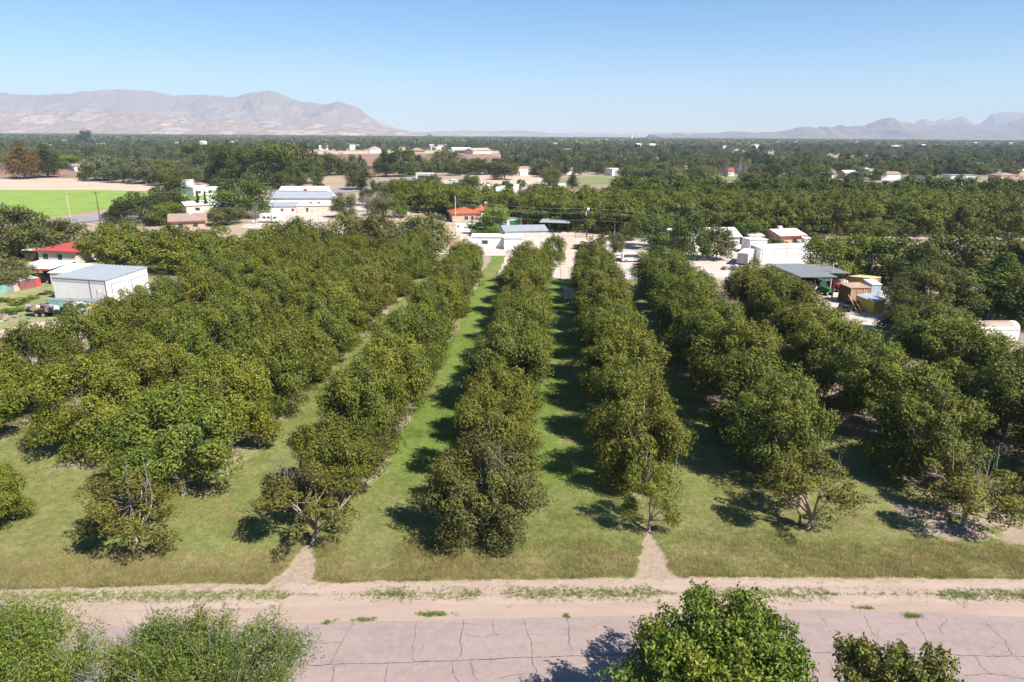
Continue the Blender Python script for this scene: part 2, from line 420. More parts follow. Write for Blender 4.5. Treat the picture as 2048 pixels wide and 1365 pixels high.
RT = [(-400, 1262), (300, 1252), (620, 1246), (900, 1240), (1200, 1234), (1400, 1226), (1600, 1220), (1800, 1223), (2048, 1236), (2500, 1258)]
rt = [G(*p) for p in RT]; rx = [p.x for p in rt]; ryy = [p.y for p in rt]
xs = np.arange(-30, 34, .35); ty = np.interp(xs, rx, ryy)
# smooth and roughen the pavement edge
ty = np.convolve(np.pad(ty, 6, 'edge'), np.ones(13)/13, 'valid')+(fbm(xs, xs*0, .9, 4, 41)-.5)*.16
v = [(x, y-8.2, .030) for x, y in zip(xs, ty)]+[(x, y, .030) for x, y in zip(xs, ty)]+[(x, y+.02, .008) for x, y in zip(xs, ty)]; n = len(xs)
m = MB(); m.add(v, [(i, i+1, n+i+1, n+i) for i in range(n-1)]+[(n+i, n+i+1, 2*n+i+1, 2*n+i) for i in range(n-1)])
struct('road', m.mesh('road', M_road))
# cracks in the asphalt
cr = MB()
def crack(pts, w=.035, jit=.10, z=.0345):
    P = [G(*p) for p in pts]; out = []
    for a, b in zip(P[:-1], P[1:]):
        k = max(2, int((b-a).length/.14))
        for i in range(k): out.append(a.lerp(b, i/k))
    out.append(P[-1]); r_ = rnd; off = 0; V = []
    for i, p in enumerate(out):
        off = off*.8+r_.uniform(-1, 1)*jit*.45
        d = (out[min(i+1, len(out)-1)]-out[max(i-1, 0)]).normalized(); nn = Vector((-d.y, d.x, 0))
        c = p+nn*off; ww = w*r_.uniform(.35, 1.3)
        V += [(c.x-nn.x*ww/2, c.y-nn.y*ww/2, z), (c.x+nn.x*ww/2, c.y+nn.y*ww/2, z)]
    cr.add(V, [(2*i, 2*i+2, 2*i+3, 2*i+1) for i in range(len(out)-1)])
crack([(560, 1334), (800, 1326), (1060, 1316), (1250, 1310), (1500, 1306), (1800, 1308), (1880, 1311), (2100, 1316)], .05, .06)
for c in ([(705, 1248), (690, 1275), (660, 1330)], [(835, 1245), (826, 1285), (825, 1320), (832, 1325)], [(928, 1240), (918, 1285), (922, 1308), (910, 1322)],
          [(1048, 1240), (1062, 1280), (1066, 1318)], [(1135, 1233), (1136, 1262), (1143, 1300)], [(670, 1332), (665, 1370)], [(775, 1328), (772, 1370)],
          [(908, 1323), (905, 1345), (918, 1370)], [(940, 1322), (945, 1350), (955, 1370)], [(1064, 1318), (1072, 1340), (1074, 1372)], [(617, 1250), (605, 1280)],
          [(1635, 1228), (1655, 1255)], [(1727, 1232), (1750, 1275)], [(1832, 1243), (1856, 1285), (1900, 1330)], [(1970, 1245), (2010, 1285), (2024, 1312)],
          [(1930, 1352), (1990, 1350), (2080, 1360)], [(620, 1290), (685, 1284)], [(930, 1268), (960, 1276), (1000, 1270)], [(985, 1240), (988, 1262), (1000, 1272)],
          [(430, 1255), (420, 1300), (405, 1340)], [(530, 1250), (520, 1290)], [(1895, 1240), (1880, 1260), (1888, 1270)], [(1000, 1358), (1060, 1345)], [(1950, 1312), (1960, 1335), (1985, 1352)]):
    crack(c, rnd.uniform(.028, .045))
for i in range(26):
    x0, y0 = rnd.uniform(560, 2040), rnd.uniform(1250, 1350); a_ = rnd.uniform(0, 6.28); pp = [(x0, y0)]
    for j in range(rnd.randint(2, 4)):
        a_ += rnd.uniform(-.6, .6); pp.append((pp[-1][0]+math.cos(a_)*28, min(1364, max(1248, pp[-1][1]+math.sin(a_)*14))))
    crack(pp, .014, .08)
struct('road_cracks', cr.mesh('road_cracks', M_crack))

# distant ground patches (each sheet above the one below)
poly('green_field', [(-700, 378), (0, 378), (200, 381), (330, 383), (440, 386), (440, 404), (330, 404), (262, 412), (60, 440), (-60, 456), (-900, 520)], M_lettuce, .05)
poly('fallow_strip', [(-700, 354), (0, 356), (180, 358), (330, 366), (330, 378), (440, 381), (440, 386), (200, 381), (-700, 378)], M_tanf, .06)
poly('ploughed_field', [(-700, 336), (0, 337), (172, 338), (172, 357), (0, 356), (-700, 354)], M_plow, .08)
poly('ploughed_field.001', [(615, 309), (760, 308), (960, 307), (1000, 313), (985, 322), (800, 343), (640, 348), (600, 335)], M_plow, .08)
poly('fallow_strip.001', [(560, 304), (1000, 302), (1000, 307), (960, 307), (760, 308), (560, 310)], M_tanf, .07)
poly('bare_lot', [(738, 378), (838, 372), (850, 402), (745, 405)], M_plow, .07)
poly('village_yards', [(480, 455), (560, 415), (740, 392), (860, 365), (1100, 350), (1120, 368), (900, 412), (860, 432), (1010, 445), (1300, 462), (2048, 468), (2300, 480), (2300, 498), (1660, 498), (1500, 560), (1150, 560), (900, 560), (780, 500)], M_gravel, .05)
poly('packed_yard', [(640, 425), (860, 425), (880, 452), (660, 460)], M_tanf, .07)
poly('pasture', [(1110, 358), (1200, 352), (1480, 352), (1990, 352), (2048, 366), (1700, 372), (1300, 372), (1090, 376)], M_past, .09)
poly('fallow_strip.002', [(60, 293), (300, 291), (420, 295), (380, 299), (120, 299)], M_tanf, .07)
poly('fallow_strip.003', [(1080, 285), (1300, 285), (1290, 288.5), (1090, 288.5)], M_tanf, .07)
poly('ploughed_field.002', [(1500, 292), (1800, 293), (1780, 297), (1520, 296)], M_tanf, .07)
poly('fallow_strip.004', [(700, 290), (960, 290), (950, 294), (710, 294)], M_tanf, .07)
poly('pasture.001', [(1180, 319), (1420, 319), (1410, 326), (1190, 326)], M_past, .07)
poly('pasture.002', [(1700, 319), (1990, 319), (1980, 324), (1710, 324)], M_past, .07)
poly('bare_field', [(930, 352), (1072, 346), (1080, 366), (920, 372)], M_tanf, .10)
poly('dirt_road', [(1140, 462), (1500, 466), (2300, 478), (2300, 488), (1500, 478), (1140, 474)], M_lane, .10)
poly('farm_yard', [(1460, 498), (1640, 500), (1700, 560), (1960, 610), (2300, 620), (2300, 700), (1900, 712), (1712, 700), (1600, 640), (1480, 560)], M_gravel, .12)
poly('dark_yard', [(1850, 620), (2048, 600), (2200, 610), (2200, 690), (1900, 690)], flat_mat('dark_yard_soil', (.20, .17, .15), (.30, .26, .22), .4, 4), .14)  # darker soil patch laid over the yard
poly('driveway', [(1125, 470), (1150, 470), (1156, 520), (1150, 600), (1128, 600), (1118, 520)], M_lane, .14)
poly('weedy_lot', [(-300, 590), (0, 588), (100, 565), (120, 600), (130, 645), (0, 668), (-300, 700)], M_weedy, .16)
poly('weedy_lot.001', [(1640, 490), (2300, 495), (2300, 505), (1640, 505)], M_past, .16)
poly('farm_track', [(-300, 700), (0, 664), (70, 648), (150, 640), (250, 640), (250, 655), (120, 662), (0, 682), (-300, 722)], M_lane, .20)
poly('side_road', [(60, 450), (145, 435), (210, 427), (330, 417), (460, 402), (600, 390), (740, 372), (830, 352), (838, 356), (770, 376), (640, 394), (480, 409), (330, 428), (262, 437), (150, 447), (90, 457)], M_asph, .18)
poly('orchard_ground_strip', [(840, 432), (1010, 432), (1300, 452), (2048, 462), (2300, 470), (2300, 350), (1250, 366), (900, 400)], flat_mat('dark_orchard_soil', (.22, .165, .11), (.36, .27, .19), .1, 2), .15)  # darker brown soil under the far orchard

# ------------------------------------------------------------------ haze and far relief
hz = MB(); hz.box(-14500, -600, -1.5, 14500, 14500, 700)
hme = hz.mesh('haze', M_soil); hme.materials.clear()
hm = bpy.data.materials.new('haze_air'); hm.use_nodes = True; ht = hm.node_tree
for nd in list(ht.nodes):
    if nd.type != 'OUTPUT_MATERIAL': ht.nodes.remove(nd)
pv = ht.nodes.new('ShaderNodeVolumePrincipled'); pv.inputs['Color'].default_value = (.74, .85, 1, 1); pv.inputs['Density'].default_value = HAZE
pv.inputs['Anisotropy'].default_value = .0
ht.links.new(pv.outputs[0], [x for x in ht.nodes if x.type == 'OUTPUT_MATERIAL'][0].inputs['Volume'])
hme.materials.append(hm)
ho = link('haze', hme); ho['kind'] = 'stuff'; ho['label'] = 'thin pale haze in the air over the valley'

def mount_mat(name, cols, s=.0032, top=(.22, .165, .14)):
    t = NT(name); p = t.pos()
    n1 = t.noise(p, s, 8, .68, (1, .35, 3.0)); n2 = t.noise(p, s*9, 5, .7, (1, .5, 3)); 
    k = t.ramp(n1, cols); sz = t.n('SeparateXYZ'); t.l(p, sz.inputs[0])
    k = t.mix(t.math('MULTIPLY', t.math('SMOOTH_MIN', t.math('DIVIDE', t.math('ADD', sz.outputs[2], t.math('MULTIPLY', n1, 180.0)), 420.0), 1.0), .85, True), k, top); k = t.mix(t.ramp(n2, [(.4, (0, 0, 0)), (.62, (.55, .55, .55))]), k, (.16, .13, .11))
    t.bump(n2, .6, 30); return t.col(k, .95, .05)
MM1 = mount_mat('desert_mountain', [(.34, (.22, .14, .10)), (.45, (.46, .32, .23)), (.52, (.28, .18, .13)), (.58, (.74, .57, .43)), (.70, (.42, .30, .22))])
MM2 = mount_mat('rocky_range', [(.36, (.11, .08, .065)), (.5, (.22, .155, .125)), (.58, (.14, .10, .08)), (.68, (.40, .31, .25))])
def range_(name, prof, Y0, Yr, Y1, mat, front=.45, seed=0, nx=520, ny=90, rough=.22, step=3):
    px = np.array([p[0] for p in prof], float); py = np.array([p[1] for p in prof], float)
    xs = np.linspace(px[0], px[-1], nx); yy = np.interp(xs, px, py)+(fbm(xs*1.0, xs*0+seed, 26, 5, seed)-.5)*(5.5 if mat is MM1 else 8)
    dirs = [AT(x, y, 1.0) for x, y in zip(xs, yy)]
    tx = np.array([d.x for d in dirs]); tz = np.array([(d.z-CAMH) for d in dirs])
    t = np.linspace(0, 1, ny)[:, None]
    Y = Y0+(Y1-Y0)*t; tr = (Yr-Y0)/(Y1-Y0)
    X = tx[None, :]*(Y*.55+Yr*.45)
    ridge = np.maximum(tz*Yr+CAMH, 0)[None, :]
    up = np.clip(t/tr, 0, 1); dn = np.clip((t-tr)/(1-tr), 0, 1)
    prf = np.where(t <= tr, front*up**1.3+(1-front)*up**3.2, 1-dn**1.2)
    nz = fbm(X, Y*.6, (Y1-Y0)*.22, 6, seed)
    rd = 1-np.abs(2*fbm(X, Y*.45, (Y1-Y0)*.13, 5, seed+4)-1)
    mod = 1+(nz-.5)*rough*2.2*(1-up**8*.95)+(rd-.8)*rough*2.2*(1-up**6)
    Z = ridge*prf*mod
    Z = Z*np.where(t <= tr, 1, 1)-12*(1-sstep(0, .1, t))
    return struct(name, grid_mesh(name, X, Y+X*0, Z, mat, smooth=True))
range_('distant_mountains', [(-500, 215), (-200, 198), (0, 187), (80, 190), (160, 186), (205, 181), (235, 179), (285, 182), (300, 181), (345, 191), (400, 189), (465, 193), (500, 186), (540, 180), (565, 188), (600, 204), (640, 208), (680, 205), (720, 218), (740, 235), (765, 248), (800, 261), (860, 268), (960, 271)], 5600, 9200, 10200, MM1, .5, 3, 900, 180, .55)
range_('distant_hills', [(-500, 232), (0, 224), (90, 221), (200, 226), (300, 229), (420, 238), (520, 246), (640, 250), (760, 262), (860, 268)], 5000, 6600, 7400, MM1, .65, 13, 900, 150, .85)
range_('distant_mountains.001', [(1300, 271), (1400, 269), (1490, 264), (1560, 264), (1600, 256), (1612, 252), (1630, 258), (1640, 254), (1660, 258), (1680, 251), (1700, 254), (1728, 252), (1760, 241), (1780, 237), (1800, 243), (1830, 248), (1870, 253), (1920, 247), (1945, 249), (1990, 252), (2048, 235), (2200, 225), (2600, 215)], 5900, 8600, 9600, MM2, .3, 23, 1000, 170, .65)
range_('distant_mountains.002', [(1780, 262), (1830, 248), (1846, 238), (1870, 244), (1885, 236), (1900, 239), (1925, 232), (1950, 252), (1962, 248), (1985, 228), (2020, 222), (2048, 226), (2200, 235), (2600, 240)], 10200, 11800, 12600, MM2, .3, 37, 360, 60, .25)
range_('distant_hills.001', [(800, 266), (880, 264), (950, 262), (990, 263), (1040, 261), (1090, 265), (1180, 267), (1300, 267), (1420, 266), (1560, 266), (1700, 268)], 9500, 12200, 13000, MM1, .4, 51, 300, 40, .2)

# ------------------------------------------------------------------ tree library
def unit(a): return a/np.maximum(np.linalg.norm(a, axis=-1, keepdims=True), 1e-6)
def leaves(name, C, N, L, W, cl, mat=None, droop=0.0, r=None):
    r = r or rng; n = len(C)
    T = unit(np.cross(N, unit(r.normal(size=(n, 3))))); T[:, 2] -= droop; T = unit(T); B = unit(np.cross(N, T))
    L = L*(.65+.7*r.random(n))[:, None]*.5; W = W*(.65+.7*r.random(n))[:, None]*.5
    v = np.stack([C-T*L, C+B*W+T*L*.1, C+T*L, C-B*W+T*L*.1], 1).reshape(-1, 3)
    return np_mesh(name, v, 4, mat or M_leaf, {'cl': cl})

def shape_r(kind, h):
    if kind == 'cone': return np.clip(1.06*(1-h)**.75*(.55+.45*np.minimum(1, h*6)), .05, 1)
    if kind == 'column': return np.clip((1-h**4)*.95+.05, .1, 1)*np.minimum(1, .5+h*4)
    if kind == 'vase': return np.sin(np.pi*np.clip(h*.82+.12, 0, 1))**.6*(.7+.4*h)
    return np.sin(np.pi*np.clip(h*.86+.10, 0, 1))**.55
def crown_data(seed, H, Rr, base, nc, kind='round', spread=1.0, cr_=.27, inner=.35, squash=.8):
    r = np.random.default_rng(seed)
    h = r.random(nc*3)**.85; keep = r.random(nc*3) < (.25+shape_r(kind, h)); h = h[keep][:nc]; n = len(h)
    a = r.random(n)*2*np.pi; rad = np.where(r.random(n) < inner, r.random(n)*.6, .62+.3*r.random(n))
    lob = 1+.16*np.sin(2*a+r.random()*6)+.12*np.sin(3*a+r.random()*6)
    rr = Rr*shape_r(kind, h)*rad*lob
    c = np.stack([rr*np.cos(a), rr*np.sin(a), base+(H-base)*(.04+.90*h)*(1+.05*r.normal(size=n))], -1)
    if kind == 'round':       # cauliflower lobes with dark creases between them
        nb = 20; bh = np.concatenate([[.90, .78], .08+.72*r.random(nb-2)]); ba = np.arange(nb)*2.4+r.random(nb)*.9; ba[0] = 0
        br_ = Rr*np.where(bh < .3, .82+.5*bh, np.sqrt(np.clip(1-((bh-.3)/.78)**2, .02, 1)))*(.52+.16*r.random(nb)); br_[0] *= .3
        bc = np.stack([br_*np.cos(ba), br_*np.sin(ba), base+(H-base)*bh], -1); bs = Rr*(.25+.12*r.random(nb))
        ib = r.integers(0, nb, n); dd = unit(r.normal(size=(n, 3))+unit(bc-np.array([0, 0, base+(H-base)*.3]))[ib]*.9+np.array([0, 0, .25]))
        c = bc[ib]+dd*bs[ib][:, None]*np.array([1, 1, .95]); c[:, 2] = np.clip(c[:, 2], base+.2, None)
    sz = Rr*cr_*(.7+.6*r.random(n))*spread*np.where(kind == 'column', 1.0, np.clip(.55+shape_r(kind, h)*.5, .3, 1))
    return c, sz, r
def crown_mesh(name, seed, H, Rr, base, nc, nl, L, W, kind='round', cr_=.27, outn=.7, rnd_n=.75, droop=0., squash=.85, stretch=1.25, mat=None, fill=.3):
    c, sz, r = crown_data(seed, H, Rr, base, nc, kind, cr_=cr_)
    n = len(c); p = sz**2; idx = r.choice(n, nl, p=p/p.sum())
    d = unit(r.normal(size=(nl, 3))+np.array([0, 0, .35]))
    axis = unit(c-np.array([0, 0, base+(H-base)*.35])+1e-3); ax = axis[idx]
    rad = (1-fill*r.random(nl)**1.5)[:, None]*sz[idx][:, None]
    off = d*rad; al = (off*ax).sum(-1, keepdims=True); off = off+ax*al*(stretch-1)
    bump = 1+.25*np.sin(d[:, :1]*7+idx[:, None])*np.sin(d[:, 1:2]*6+idx[:, None]*2)
    C = c[idx]+off*bump; C[:, 2] = np.maximum(C[:, 2], base*.9)
    N = unit(d*outn+ax*.35+r.normal(size=(nl, 3))*rnd_n)
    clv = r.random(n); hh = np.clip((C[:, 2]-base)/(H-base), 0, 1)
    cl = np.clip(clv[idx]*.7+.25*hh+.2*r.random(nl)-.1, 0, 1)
    return leaves(name, C, N, L, W, cl, mat, droop, r), c
def limb_mesh(name, seed, H, base, cl, r0, mat, nlimb=6, ntwig=40, fork=.2, up=.4):
    r = random.Random(seed); m = MB()
    fz = max(base*.9, H*fork); lean = Vector((r.uniform(-.2, .2), r.uniform(-.2, .2), 0))
    top = Vector((0, 0, fz))+lean
    m.tube([(0, 0, -.15), (0, 0, .12), Vector((0, 0, fz*.5))+lean*.4, top], [r0*1.6, r0*1.1, r0*.92, r0*.95], 9)
    cs = [Vector(x) for x in cl]; r.shuffle(cs); ends = []
    for i in range(nlimb):
        e = max(cs, key=lambda q: q.z+r.uniform(0, H*.7)) if i == 0 else cs[i % len(cs)]
        e = Vector(e); mid = top.lerp(e, .5)+Vector((r.uniform(-.3, .3), r.uniform(-.3, .3), r.uniform(.0, .5)*up))
        m.tube([top-Vector((0, 0, .1)), mid, e], [r0*.62, r0*.36, r0*.10], 6); ends += [(mid, r0*.3), (top.lerp(mid, .6), r0*.4)]
    for q in cs[nlimb:nlimb+ntwig]:
        s, rr = min(ends, key=lambda a: (a[0]-q).length+r.uniform(0, .5))
        md = s.lerp(q, .55)+Vector((r.uniform(-.25, .25), r.uniform(-.25, .25), r.uniform(-.1, .3)))
        m.tube([s, md, q], [rr*.5, rr*.32, rr*.08], 4, False)
    return m.mesh(name, mat, True)
def bare_mesh(name, seed, H, Rr, mat, n=60, sub=5, up=.9, r0=.16):
    r = random.Random(seed); m = MB()
    m.tube([(0, 0, -.1), (0, 0, H*.15), (r.uniform(-.2, .2), r.uniform(-.2, .2), H*.32)], [r0*1.3, r0, r0*.8], 7)
    for i in range(n):
        a = r.uniform(0, 6.283); h = r.uniform(.35, 1); rr = Rr*math.sin(math.pi*min(1, h*.8+.1))*r.uniform(.4, 1)
        e = Vector((rr*math.cos(a), rr*math.sin(a), H*h)); s = Vector((0, 0, H*r.uniform(.14, .34)))
        md = s.lerp(e, .5)+Vector((0, 0, -H*.05*up+r.uniform(-.2, .2)))
        m.tube([s, md, e], [r0*.4, r0*.22, r0*.05], 4, False)
        for j in range(sub):
            q = md.lerp(e, r.uniform(.1, .9)); f = q+Vector((r.uniform(-1, 1), r.uniform(-1, 1), r.uniform(.3, 1.6)))*H*.085
            m.tube([q, q.lerp(f, .5)+Vector((.02, .03, .0)), f], [r0*.15, r0*.1, r0*.04], 3, False)
    return m.mesh(name, mat)

LIB = {}
def add_lib(key, crown, trunk, H, Wd):
    co = np.empty(len(crown.vertices)*3, np.float32); crown.vertices.foreach_get('co', co); co = co.reshape(-1, 3)
    q = lambda a: np.percentile(a, 99.6)-np.percentile(a, .4)
    LIB.setdefault(key, []).append((crown, trunk, float(np.percentile(co[:, 2], 99.7)), float(q(co[:, 0])+q(co[:, 1]))/2))
for i in range(7):      # orchard pecans, near quality
    H = 8.6; c, cc = crown_mesh('crown', 100+i, H, 4.5, 1.2, 190, 38000, .25, .125, 'round', .165, stretch=1.75, fill=.18, outn=.9, rnd_n=.5)
    add_lib('pecan', c, limb_mesh('trunk', 100+i, H, 1.5, cc, .2, M_bark, 7, 60), H, 9.3)
for i in range(4):
    H = 8.6; c, cc = crown_mesh('crown', 130+i, H, 4.5, 1.2, 110, 9000, .46, .24, 'round', .20, stretch=1.7, fill=.2, outn=.9, rnd_n=.5)
    add_lib('pecan_far', c, limb_mesh('trunk', 130+i, H, 1.4, cc, .2, M_bark, 5, 8), H, 9.4)
for i in range(3):
    H = 6; c, cc = crown_mesh('crown', 150+i, H, 2.5, 1.3, 60, 10500, .165, .085, 'round', .17, stretch=1.7, rnd_n=.55)
    add_lib('sparse', c, limb_mesh('trunk', 150+i, H, 1.4, cc, .13, M_pbark, 6, 28), H, 5.4)
for i in range(4):
    H = 10; c, cc = crown_mesh('crown', 170+i, H, 5, .9, 130, 12000, .40, .22, 'round', .22, stretch=1.4, rnd_n=.5, fill=.2)
    add_lib('round', c, limb_mesh('trunk', 170+i, H, 1.6, cc, .24, M_bark, 5, 10), H, 10.4)
for i in range(3):
    H = 10; c, cc = crown_mesh('crown', 190+i, H, 3.4, .7, 110, 14000, .32, .10, 'cone', .24, stretch=1.5, outn=.5)
    add_lib('cone', c, limb_mesh('trunk', 190+i, H, .8, cc, .2, M_bark, 4, 10), H, 7.2)
for i in range(3):
    H = 9; c, cc = crown_mesh('crown', 210+i, H, 5, .6, 70, 10500, .46, .16, 'vase', .25, outn=.4, rnd_n=1.1, fill=.8)
    add_lib('wispy', c, limb_mesh('trunk', 210+i, H, .9, cc, .2, M_twig, 7, 30), H, 10.4)
for i in range(2):
    H = 8; c, cc = crown_mesh('crown', 230+i, H, 1.0, .2, 40, 5000, .30, .14, 'column', .45)
    add_lib('column', c, limb_mesh('trunk', 230+i, H, .3, cc, .1, M_bark, 3, 3), H, 2.4)
for i in range(3):
    H = 3; c, cc = crown_mesh('crown', 240+i, H, 1.9, .1, 30, 1800, .38, .2, 'round', .3)
    add_lib('bush', c, limb_mesh('trunk', 240+i, H, .2, cc, .06, M_bark, 4, 6), H, 4)
for i in range(3):
    LIB.setdefault('bare', []).append((None, bare_mesh('trunk', 260+i, 8, 4, M_twig), 8, 7.5))

def plant(kind, loc, h, w, color, label, cat='tree', group=None, name=None, var=None, bark=None):
    crown, trunk, H, Wd = LIB[kind][rnd.randrange(len(LIB[kind])) if var is None else var % len(LIB[kind])]
    nm = name or {'pecan': 'pecan_tree', 'pecan_far': 'pecan_tree', 'sparse': 'pecan_tree', 'bush': 'bush', 'column': 'cypress_tree', 'bare': 'bare_tree', 'cone': 'conifer_tree'}.get(kind, 'tree')
    e = empty(nm, (loc[0], loc[1], loc[2] if len(loc) > 2 else 0), rnd.uniform(0, 6.283), label, cat, group)
    e.scale = (w/Wd, w/Wd*rnd.uniform(.94, 1.06), h/H)
    t = link('trunk', trunk, e)
    if crown is not None:
        c = link('crown', crown, e); c.color = (color[0]*1.12, color[1]*1.15, color[2], 1)
    return e

# ------------------------------------------------------------------ the orchard
OLIVE = [(.112, .134, .020), (.100, .130, .022), (.124, .138, .020), (.094, .126, .024), (.130, .140, .020)]
BROWNISH = [(.135, .128, .034), (.14, .13, .032)]
ORD = ['first', 'second', 'third', 'fourth', 'fifth', 'sixth', 'seventh', 'eighth', 'ninth', 'tenth', 'eleventh', 'twelfth', 'thirteenth', 'fourteenth', 'fifteenth', 'sixteenth', 'seventeenth', 'eighteenth', 'nineteenth', 'twentieth', 'twenty-first', 'twenty-second', 'twenty-third', 'twenty-fourth', 'twenty-fifth', 'twenty-sixth', 'twenty-seventh', 'twenty-eighth', 'twenty-ninth', 'thirtieth']
def rowname(k):
    return {0: 'row left of the central grass lane', 1: 'row right of the central grass lane'}.get(k) or \
        ('%s row left of the central grass lane' % ORD[-k] if k < 0 else '%s row right of the central grass lane' % ORD[k-1])
FRONT = {-3: (-20, 1062), -2: (272, 1100), -1: (627, 1085), 0: (968, 1075), 1: (1297, 1065), 2: (1614, 1060), 3: (1925, 1055)}
SEND = {-4: 104, -3: 104, -2: 100, -1: 88, 0: 88, 1: 88, 2: 83, 3: 74, 4: 40, 5: 22}
def px_of_s(k, s): return PX(rowpt(k, s))
for k in range(-4, 6):
    s = (G(*FRONT[k])-ORG).dot(ROWD) if k in FRONT else ((G(-2, 876)-ORG).dot(ROWD) if k == -4 else 5.0)
    j = 0
    while s < SEND[k]:
        p = rowpt(k, s)
        if j == 0 and k in FRONT: p = G(*FRONT[k])
        jx, jy = rnd.uniform(-.35, .35), rnd.uniform(-.5, .5)
        x_, y_ = px_of_s(k, s)
        lab = '%s pecan tree from the road in the %s' % (ORD[j], rowname(k))
        if len(lab.split()) > 16: lab = lab.replace(' from the road', ' back')
        kw = dict(group='pecan trees of the near orchard', label=lab)
        step = SP_TREE
        if j == 0 and k in (-2, -1, 1, 2, 3):
            hh, ww = {-2: (5.6, 6.8), -1: (6.0, 7.2), 1: (5.6, 4.3), 2: (6.3, 7.0), 3: (6.0, 6.8)}[k]
            e = plant('sparse', p, hh, ww, rnd.choice(BROWNISH if k in (2, 3, -1, -2) else OLIVE), var=k, **kw)
            e['label'] = {-2: 'small ragged pecan tree at the left front, sprawling low with a pale trunk', -1: 'small brownish pecan tree standing where the left sandy opening meets the lane',
                          1: 'thin stunted pecan tree at the point of the right sandy opening', 2: 'small brown-leaved pecan tree at the front, right of the right sandy opening',
                          3: 'small leaning brownish pecan tree at the front of the rightmost rows'}[k]
            step = {-2: 7.6, -1: 6.5, 1: 7.5, 2: 8.4, 3: 7.5}[k]
        elif j == 0 and k == 0:
            e = plant('pecan', p, 7.2, 8.1, (.085, .088, .034), var=2, **kw); e['label'] = 'broad pecan tree with forked pale trunk and bare twigs, front of the middle row'
        else:
            hh = rnd.uniform(8.0, 9.4); ww = rnd.uniform(8.3, 9.3)*(.87 if k == -1 else .9 if k in (0, 1) else .95)
            grow = min(1, max(0, (j-1)/4))*(.45 if k in (0, 1) else 1.5 if k > 1 else .2 if k != -1 else .3)
            ww += grow*.8; hh += grow*.35
            if j == 1 and k == -1: hh *= .86; ww *= .9
            if j == 1 and k in (-2, -3): hh, ww = 8.7, 9.5
            if k == 0 and j in (1, 2): hh *= .9; ww *= .9
            if k < -1: hh += .5
            if k == -3 and j == 0: hh, ww = 5, 5.4; step = 12.6
            e = plant('pecan', (p.x+jx, p.y+jy, 0), hh, ww, rnd.choice(OLIVE if rnd.random() < .94 else BROWNISH), **kw)
        if j == 0 and k in (-2, -1, 0, 1, 2, 3):
            m = MB(); h_ = {0: 6.0}.get(k, 4.6)
            for q in range(14 if k in (0, -1) else 8):
                cx, cyy = {-1: (-1.6, 1.2)}.get(k, (.6, .6)); a0 = Vector((cx+rnd.gauss(0, .9), cyy+rnd.gauss(0, .6), h_*rnd.uniform(.75, 1)))
                t0 = a0+Vector((rnd.uniform(-.3, .3), rnd.uniform(-.3, .3), rnd.uniform(1.2, 2.2)))
                m.tube([a0, a0.lerp(t0, .5)+Vector((rnd.uniform(-.1, .1), 0, 0)), t0], [.035, .025, .012], 4, False)
                m.tube([a0.lerp(t0, .5), a0.lerp(t0, .5)+Vector((rnd.uniform(-.5, .5), rnd.uniform(-.3, .3), .7))], [.018, .008], 3, False)
            e.rotation_euler = (0, 0, 0); tw = m.build('twigs', M_twig, e); tw['kind'] = 'stuff'
            es = e.scale; tw.scale = (1/es[0], 1/es[1], 1/es[2])
        s += step*(1+rnd.uniform(-.03, .03)); j += 1
# the wider block at the back left of the orchard
for k in range(-9, -4):
    j = 0
    for s in np.arange({-5: 84, -6: 92, -7: 94, -8: 95, -9: 97}[k], 114, 9.3):
        p = rowpt(k, s)
        x_, y_ = PX(p)
        if x_ < 200: j += 1; continue
        plant('pecan_far', (p.x+rnd.uniform(-.4, .4), p.y, 0), rnd.uniform(7.2, 8.4), rnd.uniform(10, 11.6), rnd.choice(OLIVE),
              '%s pecan from the front, %s line from the left, in block behind the grey-roofed workshop' % (ORD[j], ORD[k+9]), 'tree', 'pecan trees behind the workshop'); j += 1

# the far orchard beyond the dirt road
FO = [(.088, .118, .018), (.102, .125, .018), (.078, .108, .020), (.115, .13, .018)]
cnt = 0
frontY = lambda X: 205.0 + (0 if X > 30 else (30-X)*.62 + max(0, -X)*.5)
for ri in range(9):
    fr_i = -1
    for X in np.arange(-48, 290, 9.0):
        Y = frontY(X)+ri*9.6+rnd.uniform(-.8, .8); Xx = X+rnd.uniform(-.8, .8)+ri*.6
        if Xx < 0 and ri > 2: continue
        if Xx > Y*.86+8: continue
        if Xx < 45 and ri > 6: continue
        fr_i += 1
        if ri < 6:
            plant('pecan_far', (Xx, Y, 0), rnd.uniform(9.9, 10.7), rnd.uniform(12.4, 13.6), rnd.choice(FO),
                  ['%s pecan from the left in the front row of the far orchard' % ORD[fr_i % 30], 'pecan crown in the second row of the far orchard', 'pecan crown in the middle of the far orchard canopy'][min(ri, 2)] if ri < 4 else
                  'yellowish pecan crown near the back of the far orchard canopy', 'tree', 'pecan trees of the far orchard')
            cnt += 1
BACKROWS = []
for ri in range(6, 9):
    for X in np.arange(46, 290, 9.0):
        Y = frontY(X)+ri*9.6
        if X < Y*.86+8: BACKROWS.append((X+rnd.uniform(-1, 1), Y+rnd.uniform(-1, 1)))

